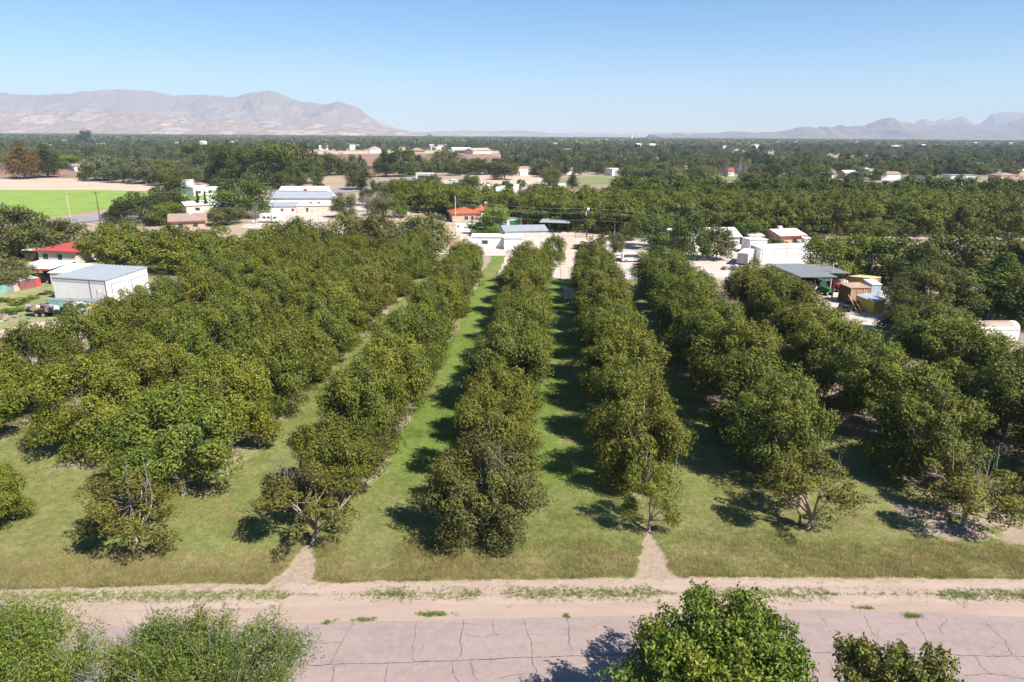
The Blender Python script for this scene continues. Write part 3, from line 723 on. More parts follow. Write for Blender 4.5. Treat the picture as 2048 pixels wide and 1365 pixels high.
# ------------------------------------------------------------------ scattered trees (pixel of the base, top row, crown width)
DG, MG, BG, SG, YG, RU = (.038, .062, .018), (.055, .090, .020), (.11, .19, .022), (.13, .15, .115), (.12, .145, .025), (.23, .12, .03)
GG, FG = (.10, .115, .055), (.055, .12, .02)
TREES = [
 (50, 358, 282, 60, 'cone', (.20, .125, .03), 'rust-orange tree beside the fallow field at far left'),
 (96, 355, 288, 52, 'cone', DG, 'dark conifer touching the rust-orange tree'),
 (132, 337, 310, 42, 'round', BG, 'bright green round tree by the flat grey-roofed house'),
 (178, 359, 339, 26, 'bush', FG, 'green shrub at the corner of the fallow field'),
 (208, 362, 312, 58, 'wispy', SG, 'silvery tree, leftmost of the three silver ones by the field'),
 (248, 366, 316, 44, 'wispy', (.10, .125, .09), 'silvery grey tree in the middle of the three by the field'),
 (292, 368, 316, 60, 'wispy', SG, 'silvery tree, rightmost of the three silver ones by the field'),
 (330, 372, 320, 50, 'wispy', GG, 'grey-green tree right of the silver trees'),
 (348, 424, 345, 62, 'round', DG, 'tall dark tree behind the spreading dark tree by the side road'),
 (290, 444, 384, 84, 'round', (.035, .062, .022), 'spreading dark green tree beside the side road'),
 (231, 448, 412, 36, 'cone', MG, 'cone-shaped green shrub at the bend of the side road'),
 (335, 450, 405, 64, 'round', YG, 'yellow-green tree left of the brown-roofed house'),
 (372, 372, 330, 50, 'wispy', GG, 'olive-grey tree behind the white flat-roofed house'),
 (486, 436, 355, 88, 'round', (.05, .098, .02), 'large mid-green tree right of the brown-roofed house'),
 (456, 450, 415, 60, 'wispy', GG, 'olive scrub tree beside the brown-roofed house'),
 (410, 338, 286, 70, 'round', (.06, .10, .022), 'rounded green tree, left end of the tall dark stand'),
 (462, 366, 284, 72, 'round', DG, 'dark tree in the tall stand above the side road'),
 (505, 372, 290, 66, 'round', MG, 'green tree in the middle of the tall stand'),
 (552, 374, 283, 78, 'round', (.045, .075, .02), 'tallest tree at the right of the tall dark stand'),
 (600, 366, 287, 62, 'round', DG, 'dark tree closing the tall stand at its right'),
 (655, 352, 306, 62, 'wispy', (.085, .10, .035), 'olive tree in front of the ploughed red field'),
 (690, 350, 308, 46, 'round', GG, 'grey-green tree left of the small pointed conifer'),
 (722, 346, 311, 28, 'cone', DG, 'small pointed conifer in front of the ploughed red field'),
 (772, 354, 300, 46, 'cone', DG, 'dark conifer right of the side road end'),
 (806, 354, 296, 52, 'round', (.045, .078, .02), 'dark tree beside the conifer at the side road end'),
 (852, 347, 311, 42, 'round', (.12, .17, .02), 'bright yellow-green tree left of the white block house'),
 (890, 345, 300, 54, 'wispy', GG, 'grey-green tree behind the bright yellow-green one'),
 (716, 380, 340, 50, 'wispy', (.07, .085, .035), 'dark thicket with bare tips left of the brown lot'),
 (690, 436, 386, 44, 'round', (.05, .065, .03), 'dark tree growing round the tall dead trunk'),
 (757, 432, 397, 40, 'wispy', GG, 'thin grey-green tree left of the tangle of bare trees'),
 (797, 436, 398, 36, 'round', (.10, .165, .022), 'bright green tree behind the grey trees at the orchard end'),
 (766, 428, 383, 62, 'bare', DG, 'tangled bare grey tree beside the warehouse'),
 (735, 424, 388, 46, 'bare', DG, 'smaller bare grey tree next to the tangled one'),
 (512, 448, 404, 26, 'bare', DG, 'pale leafless pruned tree left of the camper'),
 (604, 520, 436, 92, 'wispy', GG, 'grey-green tree at the orchard end below the camper'),
 (700, 515, 430, 84, 'wispy', (.12, .12, .06), 'olive-grey tree at the orchard end below the warehouse'),
 (760, 520, 426, 84, 'wispy', (.12, .115, .055), 'pinkish-grey tree at the orchard end'),
 (848, 530, 428, 118, 'wispy', (.12, .135, .07), 'big grey-green tree left of the concrete wall'),
 (20, 500, 405, 84, 'round', (.06, .068, .022), 'dark olive tree at the left edge below the green field'),
 (110, 512, 438, 104, 'wispy', (.10, .11, .05), 'grey-green thicket tree behind the red-roofed house'),
 (55, 512, 468, 80, 'bush', (.07, .11, .02), 'green shrub left of the red-roofed house'),
 (20, 580, 516, 70, 'wispy', (.13, .13, .08), 'dusty grey tree in front of the carport'),
 (8, 520, 480, 50, 'bush', (.10, .11, .06), 'dusty shrub at the left edge above the carport'),
 (990, 472, 409, 50, 'round', (.14, .22, .03), 'bright green tree with a lopped pale trunk by the mobile home'),
 (965, 470, 445, 60, 'bush', (.06, .12, .03), 'leafy bush at the foot of the lopped tree'),
 (1106, 532, 464, 46, 'round', (.10, .15, .02), 'bright green hedge tree at the corner of the stone building'),
 (940, 432, 414, 16, 'bare', DG, 'small bare tree in front of the tiled house'),
 (1300, 497, 428, 76, 'round', (.055, .11, .03), 'fresh green shade tree on the bare ground right of the driveway'),
 (1232, 512, 466, 28, 'wispy', (.12, .14, .09), 'thin pale tree on the bare ground'),
 (1190, 500, 474, 40, 'bush', (.09, .11, .07), 'grey bush by the tall dark pole'),
 (1382, 520, 424, 66, 'pecan_far', (.07, .10, .022), 'tall pecan tree standing in front of the long white house'),
 (1432, 520, 452, 56, 'pecan_far', (.09, .09, .03), 'pecan tree covering the right of the long white house'),
 (1352, 500, 455, 50, 'pecan_far', (.06, .085, .022), 'pecan tree at the left end of the long white house'),
 (1490, 486, 440, 56, 'round', (.055, .105, .025), 'green tree between the white house and the peach house'),
 (1474, 470, 445, 54, 'round', (.05, .08, .02), 'dark tree behind the white house roof'),
 (1584, 468, 446, 46, 'bush', (.065, .13, .02), 'round green bush behind the peach house'),
 (1545, 500, 478, 60, 'bush', (.07, .09, .04), 'grey-green shrub in front of the peach house'),
 (1622, 488, 465, 44, 'bush', (.06, .06, .045), 'dull purple-grey shrub right of the peach house'),
 (1655, 560, 474, 86, 'round', (.13, .17, .02), 'bright yellow-green tree overhanging the open shed'),
 (1710, 556, 470, 84, 'round', (.12, .155, .02), 'yellow-green tree right of the overhanging bright one'),
 (1745, 500, 438, 74, 'round', (.09, .115, .025), 'pale olive tree by the dirt road right of the tall poles'),
 (1790, 568, 470, 92, 'pecan_far', (.06, .085, .02), 'dark pecan beside the ochre shed'),
 (1832, 590, 482, 74, 'pecan_far', (.065, .085, .024), 'pecan behind the ochre shed on its right'),
 (1910, 560, 462, 104, 'pecan_far', (.075, .085, .026), 'wide brown-green pecan above the fresh green pine'),
 (1990, 556, 466, 96, 'pecan_far', (.075, .085, .026), 'pecan behind the fresh green pine'),
 (2055, 570, 470, 100, 'pecan_far', (.07, .08, .024), 'pecan at the right edge behind the pine'),
 (1985, 648, 508, 112, 'cone', (.055, .12, .022), 'fresh green pine at the right edge behind the parked junk'),
 (1860, 640, 530, 120, 'pecan_far', (.075, .095, .026), 'pecan between the blue shed and the pine'),
 (1800, 672, 580, 70, 'pecan_far', (.085, .10, .03), 'small pecan in front of the pale blue shed'),
 (1856, 702, 590, 116, 'pecan_far', (.085, .095, .024), 'wide pecan left of the parked junk'),
 (2052, 660, 540, 84, 'pecan_far', (.07, .075, .024), 'pecan at the right edge below the pine'),
 (2036, 390, 355, 52, 'round', (.03, .05, .02), 'dark round tree at the right edge behind the far orchard'),
 (1630, 366, 322, 46, 'round', (.065, .13, .022), 'bright green tree behind the far orchard, left of the open porch'),
 (1100, 355, 328, 46, 'round', (.03, .045, .02), 'dark tree behind the pink farm house'),
 (1098, 372, 335, 44, 'wispy', GG, 'grey-green tree right of the pink farm house'),
 (1145, 378, 345, 22, 'cone', (.045, .065, .03), 'narrow dark tree on the pasture'),
 (1318, 366, 325, 70, 'wispy', (.10, .12, .06), 'grey-green tree at the back of the pasture'),
 (1262, 362, 332, 50, 'wispy', (.105, .125, .055), 'olive willow-like tree by the pasture'),
 (1400, 366, 332, 60, 'wispy', (.08, .11, .045), 'green-grey tree at the right end of the pasture'),
 (1232, 372, 336, 22, 'bare', DG, 'bare tree standing alone on the pasture'),
 (1450, 362, 318, 40, 'bare', DG, 'grey leafless tree, left of two behind the far orchard'),
 (1478, 362, 314, 34, 'bare', DG, 'grey leafless tree, right of two behind the far orchard'),
 (1506, 385, 342, 60, 'round', (.10, .10, .02), 'golden-green crown standing above the far orchard'),
 (172, 290, 260, 24, 'round', (.025, .045, .025), 'dark tall tree breaking the far skyline at left'),
 (735, 412, 378, 30, 'round', (.05, .07, .02), 'small dark tree on the brown lot edge'),
 (640, 386, 362, 22, 'bush', (.05, .07, .03), 'dark shrub beside the side road'),
 (865, 375, 350, 34, 'round', (.06, .09, .02), 'green tree in front of the white block house'),
 (938, 392, 350, 40, 'round', (.065, .10, .022), 'green tree among the village sheds'),
 (905, 398, 362, 40, 'round', (.06, .095, .02), 'round tree left of the village sheds'),
 (945, 380, 355, 26, 'bare', DG, 'bare shrub among the village sheds'),
 (1010, 360, 325, 46, 'round', GG, 'grey-green tree left of the bare field'),
 (970, 350, 318, 50, 'round', (.055, .07, .03), 'dark olive tree above the village sheds'),
]
for (x, yb, yt, w, kind, c, lab) in TREES:
    p = G(x, yb); dist = (p-Vector((0, 0, CAMH))).length; q = AT(x, yt, p.y)
    h = max(1.5, q.z); ww = w*dist/FPX*1.14
    if kind == 'pecan_far' and p.y < 120: kind = 'pecan'
    plant(kind, p, h, ww, c, lab, 'shrub' if kind == 'bush' else 'tree')
for x, yb, w, h_ in ((40, 610, 3.2, 1.0), (66, 600, 2.6, .8), (26, 628, 4.0, 1.1), (84, 618, 2.4, .7), (96, 590, 2.8, .8), (10, 606, 3, .9)):
    plant('bush', G(x, yb), h_, w, (.10, .16, .025), 'low green weed clump on the lot left of the workshop', 'weeds', 'weed clumps on the weedy lot', 'weed_clump')
p = G(986, 472); e = empty('lopped_trunk', p, 0, 'pale lopped forked trunk standing in front of the bright green tree', 'trunk')
hh = AT(986, 414, p.y).z
for nm, q in (('stem', [(-.2, 0, -.1), (0, 0, hh*.4), (.9, .1, hh)]), ('branch', [(.1, 0, hh*.35), (-.5, 0, hh*.55), (-.7, 0, hh*.75)])):
    m = MB(); m.tube(q, [.5, .38, .22], 8); m.build(nm, M_pbark, e, smooth=True)
# cypresses
for x, lab in ((398, 'tall thin cypress, left of the pair by the pale metal roof'), (414, 'tall thin cypress, right of the pair by the pale metal roof')):
    p = G(x, 425); plant('column', p, AT(x, 382, p.y).z, 1.5, (.025, .045, .02), lab, 'tree')
for x, lab in ((1698, 'slender green cypress, left of two before the far orchard'), (1704, 'slender green cypress, right of two before the far orchard')):
    p = G(x, 472); plant('column', p, AT(x, 412, p.y).z, 1.0, (.05, .10, .03), lab, 'tree')
# belt of trees behind the far orchard and pasture
for i in range(70):
    x = 870+i*17.5+rnd.uniform(-8, 8); yb = rnd.uniform(336, 352) if x < 1500 else rnd.uniform(342, 362)
    p = G(x, yb); kind = rnd.choice(['wispy', 'round', 'round', 'wispy', 'bare' if x > 1400 else 'round'])
    c = rnd.choice([GG, MG, (.07, .09, .03), (.09, .11, .06), DG])
    lab = {'wispy': 'grey-green tree in the belt behind the pasture and far orchard', 'round': 'green tree in the belt behind the pasture and far orchard', 'bare': 'leafless grey tree in the belt behind the far orchard'}[kind]
    plant(kind, p, rnd.uniform(7, 11), rnd.uniform(9, 14), c, lab, 'tree', 'trees of the belt behind the far orchard')

for i in range(22):
    p = G(rnd.uniform(350, 650), rnd.uniform(338, 388))
    kd = rnd.choice(['round', 'round', 'wispy']); plant(kd, p, rnd.uniform(7, 12), rnd.uniform(9, 14), rnd.choice([DG, MG, DG, GG]), {'round': 'dark green tree of the dense stand above the side road', 'wispy': 'greyish tree of the dense stand above the side road'}[kd], 'tree', 'trees of the dense stand above the side road')
for i in range(44):
    x, y = rnd.uniform(745, 1115), rnd.uniform(372, 432)
    if i > 32: x, y = rnd.uniform(1150, 1500), rnd.uniform(478, 500)
    if 800 < x < 870 and y > 395 and i < 33: continue
    kd = rnd.choice(['round', 'wispy', 'bush', 'bush', 'round']); c = rnd.choice([GG, MG, DG, (.08, .11, .03), (.07, .10, .05)])
    plant(kd, G(x, y), rnd.uniform(2.5, 6.5) if kd != 'bush' else rnd.uniform(1, 2.4), rnd.uniform(3.5, 7.5), c, {'round': 'small green yard tree among the village houses', 'wispy': 'thin grey-green yard tree among the village houses', 'bush': 'low shrub among the village yards'}[kd], 'shrub' if kd == 'bush' else 'tree', 'yard trees of the village')
# ------------------------------------------------------------------ foreground trees beside the road
def fore(name, label, loc, H, Rr, nc, nl, L, W, seed, color, kind='dome', cr_=.2, droop=.3, base=1.2, outn=.5, rn=.8, stretch=1.5, twigs=0, fill=.35, sc=(1, 1, 1)):
    e = empty(name, loc, 0, label, 'tree'); e.scale = sc
    c, cc = crown_mesh('crown', seed, H, Rr, base, nc, nl, L, W, kind, cr_, outn, rn, droop, stretch=stretch, fill=fill)
    o = link('crown', c, e); o.color = (*color, 1)
    link('trunk', limb_mesh('trunk', seed, H, base, cc, .22, M_bark, 8, nc, .16), e)
    if twigs:
        r = random.Random(seed); m = MB()
        for i in range(twigs):
            q = Vector(cc[r.randrange(len(cc))]); d = (q-Vector((0, 0, H*.3))).normalized()
            a = q+d*.3; b = a+(d+Vector((r.uniform(-.5, .5), r.uniform(-.5, .5), r.uniform(0, .8))))*r.uniform(.6, 1.5)
            m.tube([a, a.lerp(b, .5)+Vector((r.uniform(-.1, .1), r.uniform(-.1, .1), .05)), b], [.016, .011, .004], 4, False)
        tw = m.build('twigs', M_twig, e); tw['kind'] = 'stuff'
    return e
fore('mulberry_tree', 'vivid green leafy tree at the bottom edge, casting a long shadow on the road', (9.3, 24.6, 0), 7.7, 4.7, 130, 90000, .20, .10, 501, (.13, .205, .028), cr_=.155, droop=.55, stretch=1.7)
fore('ash_tree', 'yellow-green tree at the bottom right with darker leaf tips over the road', (17.0, 24.0, 0), 6.4, 3.3, 80, 36000, .18, .09, 502, (.17, .195, .04), cr_=.16, droop=.5, stretch=1.8)
fore('mesquite_tree', 'broad feathery grey-green mesquite at the bottom, left of the cracked road', (-14.2, 24.8, 0), 6.9, 4.15, 150, 110000, .17, .045, 503, (.125, .185, .04), cr_=.18, droop=0, outn=.2, rn=1.2, fill=.9, twigs=160, stretch=1.6)
fore('mesquite_tree', 'light green mesquite cut by the bottom left corner', (-23.4, 25.4, 0), 6.6, 4.1, 110, 70000, .17, .05, 504, (.14, .21, .04), cr_=.19, droop=0, outn=.2, rn=1.2, fill=.9, twigs=70, stretch=1.6)

# ------------------------------------------------------------------ uncountable stuff, scattered with geometry nodes
def scatter(name, label, pts, idx, rot, scl, protos):
    """pts (n,3); protos: list of meshes; one object of kind stuff"""
    pc = bpy.data.collections.new(name+'_kinds')
    for i, me in enumerate(protos):
        o = bpy.data.objects.new('%s_%02d' % (name, i), me); pc.objects.link(o)
    me = bpy.data.meshes.new(name); me.vertices.add(len(pts)); me.vertices.foreach_set('co', np.asarray(pts, np.float32).ravel())
    for k, a, ty in (('pick', idx, 'INT'), ('turn', rot, 'FLOAT')):
        at = me.attributes.new(k, ty, 'POINT'); at.data.foreach_set('value', np.asarray(a, np.int32 if ty == 'INT' else np.float32))
    at = me.attributes.new('size', 'FLOAT_VECTOR', 'POINT'); at.data.foreach_set('vector', np.asarray(scl, np.float32).ravel())
    ob = link(name, me); ob['kind'] = 'stuff'; ob['label'] = label
    ng = bpy.data.node_groups.new(name+'_scatter', 'GeometryNodeTree')
    ng.interface.new_socket('Geometry', in_out='INPUT', socket_type='NodeSocketGeometry'); ng.interface.new_socket('Geometry', in_out='OUTPUT', socket_type='NodeSocketGeometry')
    N = ng.nodes.new; L = ng.links.new
    gi = N('NodeGroupInput'); go = N('NodeGroupOutput'); ip = N('GeometryNodeInstanceOnPoints'); ci = N('GeometryNodeCollectionInfo')
    ci.inputs['Collection'].default_value = pc; ci.inputs['Separate Children'].default_value = True; ci.inputs['Reset Children'].default_value = True
    def att(n, ty):
        a = N('GeometryNodeInputNamedAttribute'); a.data_type = ty; a.inputs[0].default_value = n
        return [s for s in a.outputs if s.enabled and s.name == 'Attribute'][0]
    L(gi.outputs[0], ip.inputs['Points']); L(ci.outputs[0], ip.inputs['Instance']); ip.inputs['Pick Instance'].default_value = True
    L(att('pick', 'INT'), ip.inputs['Instance Index'])
    cx = N('ShaderNodeCombineXYZ'); L(att('turn', 'FLOAT'), cx.inputs[2]); L(cx.outputs[0], ip.inputs['Rotation'])
    L(att('size', 'FLOAT_VECTOR'), ip.inputs['Scale']); L(ip.outputs[0], go.inputs[0])
    md = ob.modifiers.new('scatter', 'NODES'); md.node_group = ng
    return ob

# ---- grass tufts of the near orchard
def tuft_mesh(name, n, h, spread, w, mat, seed):
    r = np.random.default_rng(seed); a = r.random(n)*6.283; d = r.random(n)**.6*spread
    base = np.stack([d*np.cos(a), d*np.sin(a), np.zeros(n)-.02], -1)
    ln = np.stack([np.cos(a)*.5+r.normal(size=n)*.35, np.sin(a)*.5+r.normal(size=n)*.35, np.ones(n)], -1)
    hh = h*(.5+.8*r.random(n))[:, None]; tip = base+unit(ln)*hh
    s = r.random(n)*3.14; sv = np.stack([np.cos(s), np.sin(s), s*0], -1)*w
    v = np.stack([base-sv, base+sv, tip], 1).reshape(-1, 3)
    return np_mesh(name, v, 3, mat, {'cl': r.random(n)})
def grass_mat(name, c1, c2):
    t = NT(name); gi = t.n('NewGeometry').outputs['Random Per Island']; p = t.pos(); n = t.noise(p, .35, 4, .6); n = t.ramp(n, [(.35, (0, 0, 0)), (.65, (1, 1, 1))])
    k = t.mix(n, c1, c2); hs = t.n('HueSaturation'); t.l(k, hs.inputs['Color']); t.l(t.math('ADD', t.math('MULTIPLY', gi, .7), .65), hs.inputs['Value'])
    t.col(hs.outputs[0], .7, .15)
    tr = t.n('BsdfTranslucent'); t.l(hs.outputs[0], tr.inputs[0]); mx = t.n('MixShader'); mx.inputs[0].default_value = .35
    t.l(t.b.outputs[0], mx.inputs[1]); t.l(tr.outputs[0], mx.inputs[2]); t.l(mx.outputs[0], t.out.inputs[0]); return t.m
MG1 = grass_mat('green_grass', (.15, .235, .035), (.22, .31, .06)); MG2 = grass_mat('olive_grass', (.20, .255, .055), (.29, .32, .09)); MG3 = grass_mat('dry_grass', (.34, .285, .12), (.43, .35, .17))
tufts = [tuft_mesh('g', 26, .22, .20, .012, MG1, 1), tuft_mesh('g', 26, .20, .22, .012, MG1, 2), tuft_mesh('g', 26, .24, .20, .012, MG2, 3), tuft_mesh('g', 26, .20, .22, .012, MG2, 4),
         tuft_mesh('g', 24, .34, .18, .010, MG3, 5), tuft_mesh('g', 24, .28, .20, .010, MG3, 6)]
NT_ = 170000
gy = 34+(rng.random(NT_)**1.7)*62; gx = (rng.random(NT_)-.5)*2*(gy*.80+6)
z3 = zones(gx, gy); eg = np.interp(gx, EX, EY)
keep = (gy > eg+(fbm(gx, gy*0+3, 1.2, 3, 5)-.5)*.5) & (rng.random(NT_) > np.clip(z3[:, 0]*1.7-.15, 0, 1)) & (np.abs(gx) < gy*.8+5)
gx, gy, z3 = gx[keep], gy[keep], z3[keep]; n = len(gx)
dryp = np.clip(z3[:, 1]+(fbm(gx, gy, 3, 3, 61)-.5)*1.1, 0, 1); gr = z3[:, 2]
rr = rng.random(n)
pick = np.where(rr < dryp*.8, 4, np.where(rng.random(n) < .25+.7*gr, 0, 2))+(rng.random(n) < .5)
sc = (.45+.65*rng.random(n))*np.where(gy-np.interp(gx, EX, EY) < 4.5, 1.15, .85); sc = sc*(1+.4*(gy > 60))*(.45+1.15*fbm(gx, gy, 2.2, 4, 77))
scatter('grass', 'mixed green and dry grass growing between the pecan rows', np.stack([gx, gy, gx*0+.07], -1), pick, rng.random(n)*6.283, np.stack([sc, sc, sc*.9], -1), tufts)

# ---- ragged weeds on the sandy verge
n = 6000; u = rng.random(n); px_ = u*2500-200; band = np.interp(px_, [0, 300, 640, 1300, 2048], [1193, 1193, 1190, 1187, 1191])
cl_ = fbm(px_, px_*0, 140, 4, 71); wd = 3+9*(cl_ > .47)
py_ = band+rng.normal(size=n)*wd*.55; keep = rng.random(n) < sstep(.36, .58, cl_)*.95+.05
px_, py_ = px_[keep], py_[keep]; P = np.array([list(G(a, b)) for a, b in zip(px_, py_)]); P[:, 2] = .02; n = len(P)
weed = [tuft_mesh('w', 16, .13, .10, .014, MG1, 11), tuft_mesh('w', 14, .12, .12, .014, MG2, 12), tuft_mesh('w', 10, .07, .10, .02, paint('dead_weed', (.16, .09, .06), .9), 13)]
scatter('verge_weeds', 'low green weeds along the sandy strip beside the lane', P, rng.choice(3, n, p=[.55, .3, .15]), rng.random(n)*6.283, np.ones((n, 3))*(.5+.8*rng.random(n))[:, None], weed)
n = 2600; px_ = rng.random(n)*2400-150; py_ = 1172+rng.random(n)*34; keep = rng.random(n) < sstep(.45, .6, fbm(px_, py_*6, 120, 3, 75))
P = np.array([list(G(a, b)) for a, b in zip(px_[keep], py_[keep])]); P[:, 2] = .02; n = len(P)
scatter('lane_stubble', 'scattered dead stubble on the sandy lane', P, np.full(n, 2)-(rng.random(n) < .2), rng.random(n)*6.283, np.ones((n, 3))*(.4+.5*rng.random(n))[:, None], weed)
def clump(px, py, nn, sx, sy, label):
    c = G(px, py); P = np.stack([c.x+rng.normal(size=nn)*sx, c.y+rng.normal(size=nn)*sy, np.full(nn, .035)], -1)
    o = scatter('weed_clump', label, P, rng.choice(2, nn), rng.random(nn)*6.283, np.ones((nn, 3))*(.8+.7*rng.random(nn))[:, None], weed); return o
for a in ((868, 1230, 60, .55, .09, 'dry grass tuft on the pavement edge in the middle'), (725, 1241, 26, .45, .06, 'flat weed patch on the pavement edge left of the middle'), (652, 1247, 14, .2, .04, 'small weed on the pavement edge nearest the mesquite'),
          (1824, 1234, 34, .22, .08, 'green weed growing in a crack at the right of the road'), (1735, 1217, 16, .25, .05, 'small brown weed on the right shoulder'), (1132, 1233, 12, .06, .08, 'weed where the right road crack meets the shoulder')): clump(*a)

# ---- the wooded valley
def far_tree(seed, col, H, Rr, nl, L, kind='dome', cnt=26):
    mt = leaf_mat('far_foliage_%d' % seed, col, ymix=.25)
    me, cc = crown_mesh('far_tree', 700+seed, H, Rr, .6, cnt, nl, L, L*.6, kind, .30, mat=mt, stretch=1.2); return me
FT = [far_tree(0, (0.076, 0.103, 0.034), 8.5, 5.4, 1500, .8), far_tree(1, (0.057, 0.084, 0.034), 10.5, 5.6, 1500, .8), far_tree(2, (0.122, 0.130, 0.054), 8, 5.4, 1500, .8), far_tree(3, (0.146, 0.160, 0.094), 8.5, 5.2, 1500, .8, 'vase'),
      far_tree(4, (0.100, 0.125, 0.028), 7.5, 5.5, 1500, .8), far_tree(5, (0.092, 0.153, 0.034), 8.5, 5.0, 1500, .8), far_tree(6, (0.043, 0.069, 0.034), 12, 4.2, 1500, .8, 'cone'), far_tree(7, (0.229, 0.176, 0.039), 8, 4.5, 1500, .8), far_tree(8, (0.090, 0.121, 0.021), 8.4, 4.9, 7000, .5, 'round', 110)]
EXCL = [(60, 291, 420, 300), (1080, 285, 1300, 289), (1500, 291, 1800, 297), (700, 290, 960, 294), (1180, 318, 1420, 326), (1700, 318, 1990, 324), (-200, 330, 176, 392), (600, 303, 1005, 347), (600, 357, 1120, 420), (1180, 350, 1420, 375), (-200, 376, 460, 460), (1490, 350, 1660, 380)]
def okpx(X, Y):
    v = np.stack([X, Y, Y*0-CAMH], -1); w = v@np.array(FWD); a = 1024+FPX*(v@np.array(RTC))/w; b = 682.5-FPX*(v@np.array(UPC))/w
    k = np.ones(len(X), bool)
    for x0, y0, x1, y1 in EXCL: k &= ~((a > x0) & (a < x1) & (b > y0) & (b < y1))
    return k, a, b
n = 17000; t = rng.random(n); Yf = 330*(1700/330)**t if False else np.sqrt(t*(1900**2-330**2)+330**2); Xf = (rng.random(n)-.5)*2*(Yf*.80+20)
k, a, b = okpx(Xf, Yf); big = fbm(Xf, Yf, 260, 3, 81); det = fbm(Xf, Yf, 70, 3, 83)
k &= (b < np.where(a < 640, 366, 352)) & (rng.random(n) < sstep(.36, .50, big)*.93+.10)
Xf, Yf, big, det = Xf[k], Yf[k], big[k], det[k]; n = len(Xf)
rr = rng.random(n); pick = np.where(det > .58, rng.choice([0, 4, 4, 2], n), np.where(det > .47, rng.choice([0, 1, 5, 2, 3], n), rng.choice([3, 2, 1, 6, 0], n)))
pick = np.where(rr < .015, 7, pick); s = .65+.6*rng.random(n)
br = np.array(BACKROWS); nb = len(br)
Pf = np.concatenate([np.stack([Xf, Yf, Xf*0], -1), np.stack([br[:, 0], br[:, 1], br[:, 0]*0], -1)])
pick = np.concatenate([pick, np.full(nb, 8)]); s = np.concatenate([s, np.full(nb, 1.2)]); n += nb
scatter('valley_woods', 'unbroken belt of green and grey-green trees filling the valley', Pf, pick, rng.random(n)*6.283, np.stack([s, s, s*(.85+.3*rng.random(n))], -1), FT)
def wood_patch(seed, col):
    r = np.random.default_rng(seed); V = []; CL = []
    for i in range(26):
        cx, cyy = r.uniform(-32, 32, 2); rad = r.uniform(4, 7); nl = 80; d = unit(r.normal(size=(nl, 3))+np.array([0, 0, .5]))
        C = np.array([cx, cyy, rad*.8])+d*rad*np.array([1, 1, .95+.25*r.random()])
        N = unit(d+r.normal(size=(nl, 3))*.4); T = unit(np.cross(N, unit(r.normal(size=(nl, 3))))); B = np.cross(N, T); L = 2.0
        V.append(np.stack([C-T*L, C+B*L*.7, C+T*L, C-B*L*.7], 1).reshape(-1, 3)); CL.append(np.full(nl, r.random()))
    return np_mesh('patch', np.concatenate(V), 4, leaf_mat('far_wood_%d' % seed, col, ymix=.3), {'cl': np.concatenate(CL)})
WPM = [wood_patch(801, (0.091, 0.121, 0.047)), wood_patch(802, (0.072, 0.098, 0.047)), wood_patch(803, (0.133, 0.146, 0.074)), wood_patch(804, (0.106, 0.139, 0.043))]
n = 6500; Yf = np.sqrt(rng.random(n)*(5300**2-1750**2)+1750**2); Xf = (rng.random(n)-.5)*2*(Yf*.80+20); big = fbm(Xf, Yf, 700, 3, 91); k = rng.random(n) < sstep(.36, .52, big)*.88+.12
Xf, Yf = Xf[k], Yf[k]; n = len(Xf); s = .8+.5*rng.random(n)
scatter('far_woods', 'hazy dark woods along the far valley floor', np.stack([Xf, Yf, Xf*0], -1), rng.choice(4, n), rng.random(n)*6.283, np.stack([s*1.5, s*1.5, s], -1), WPM)

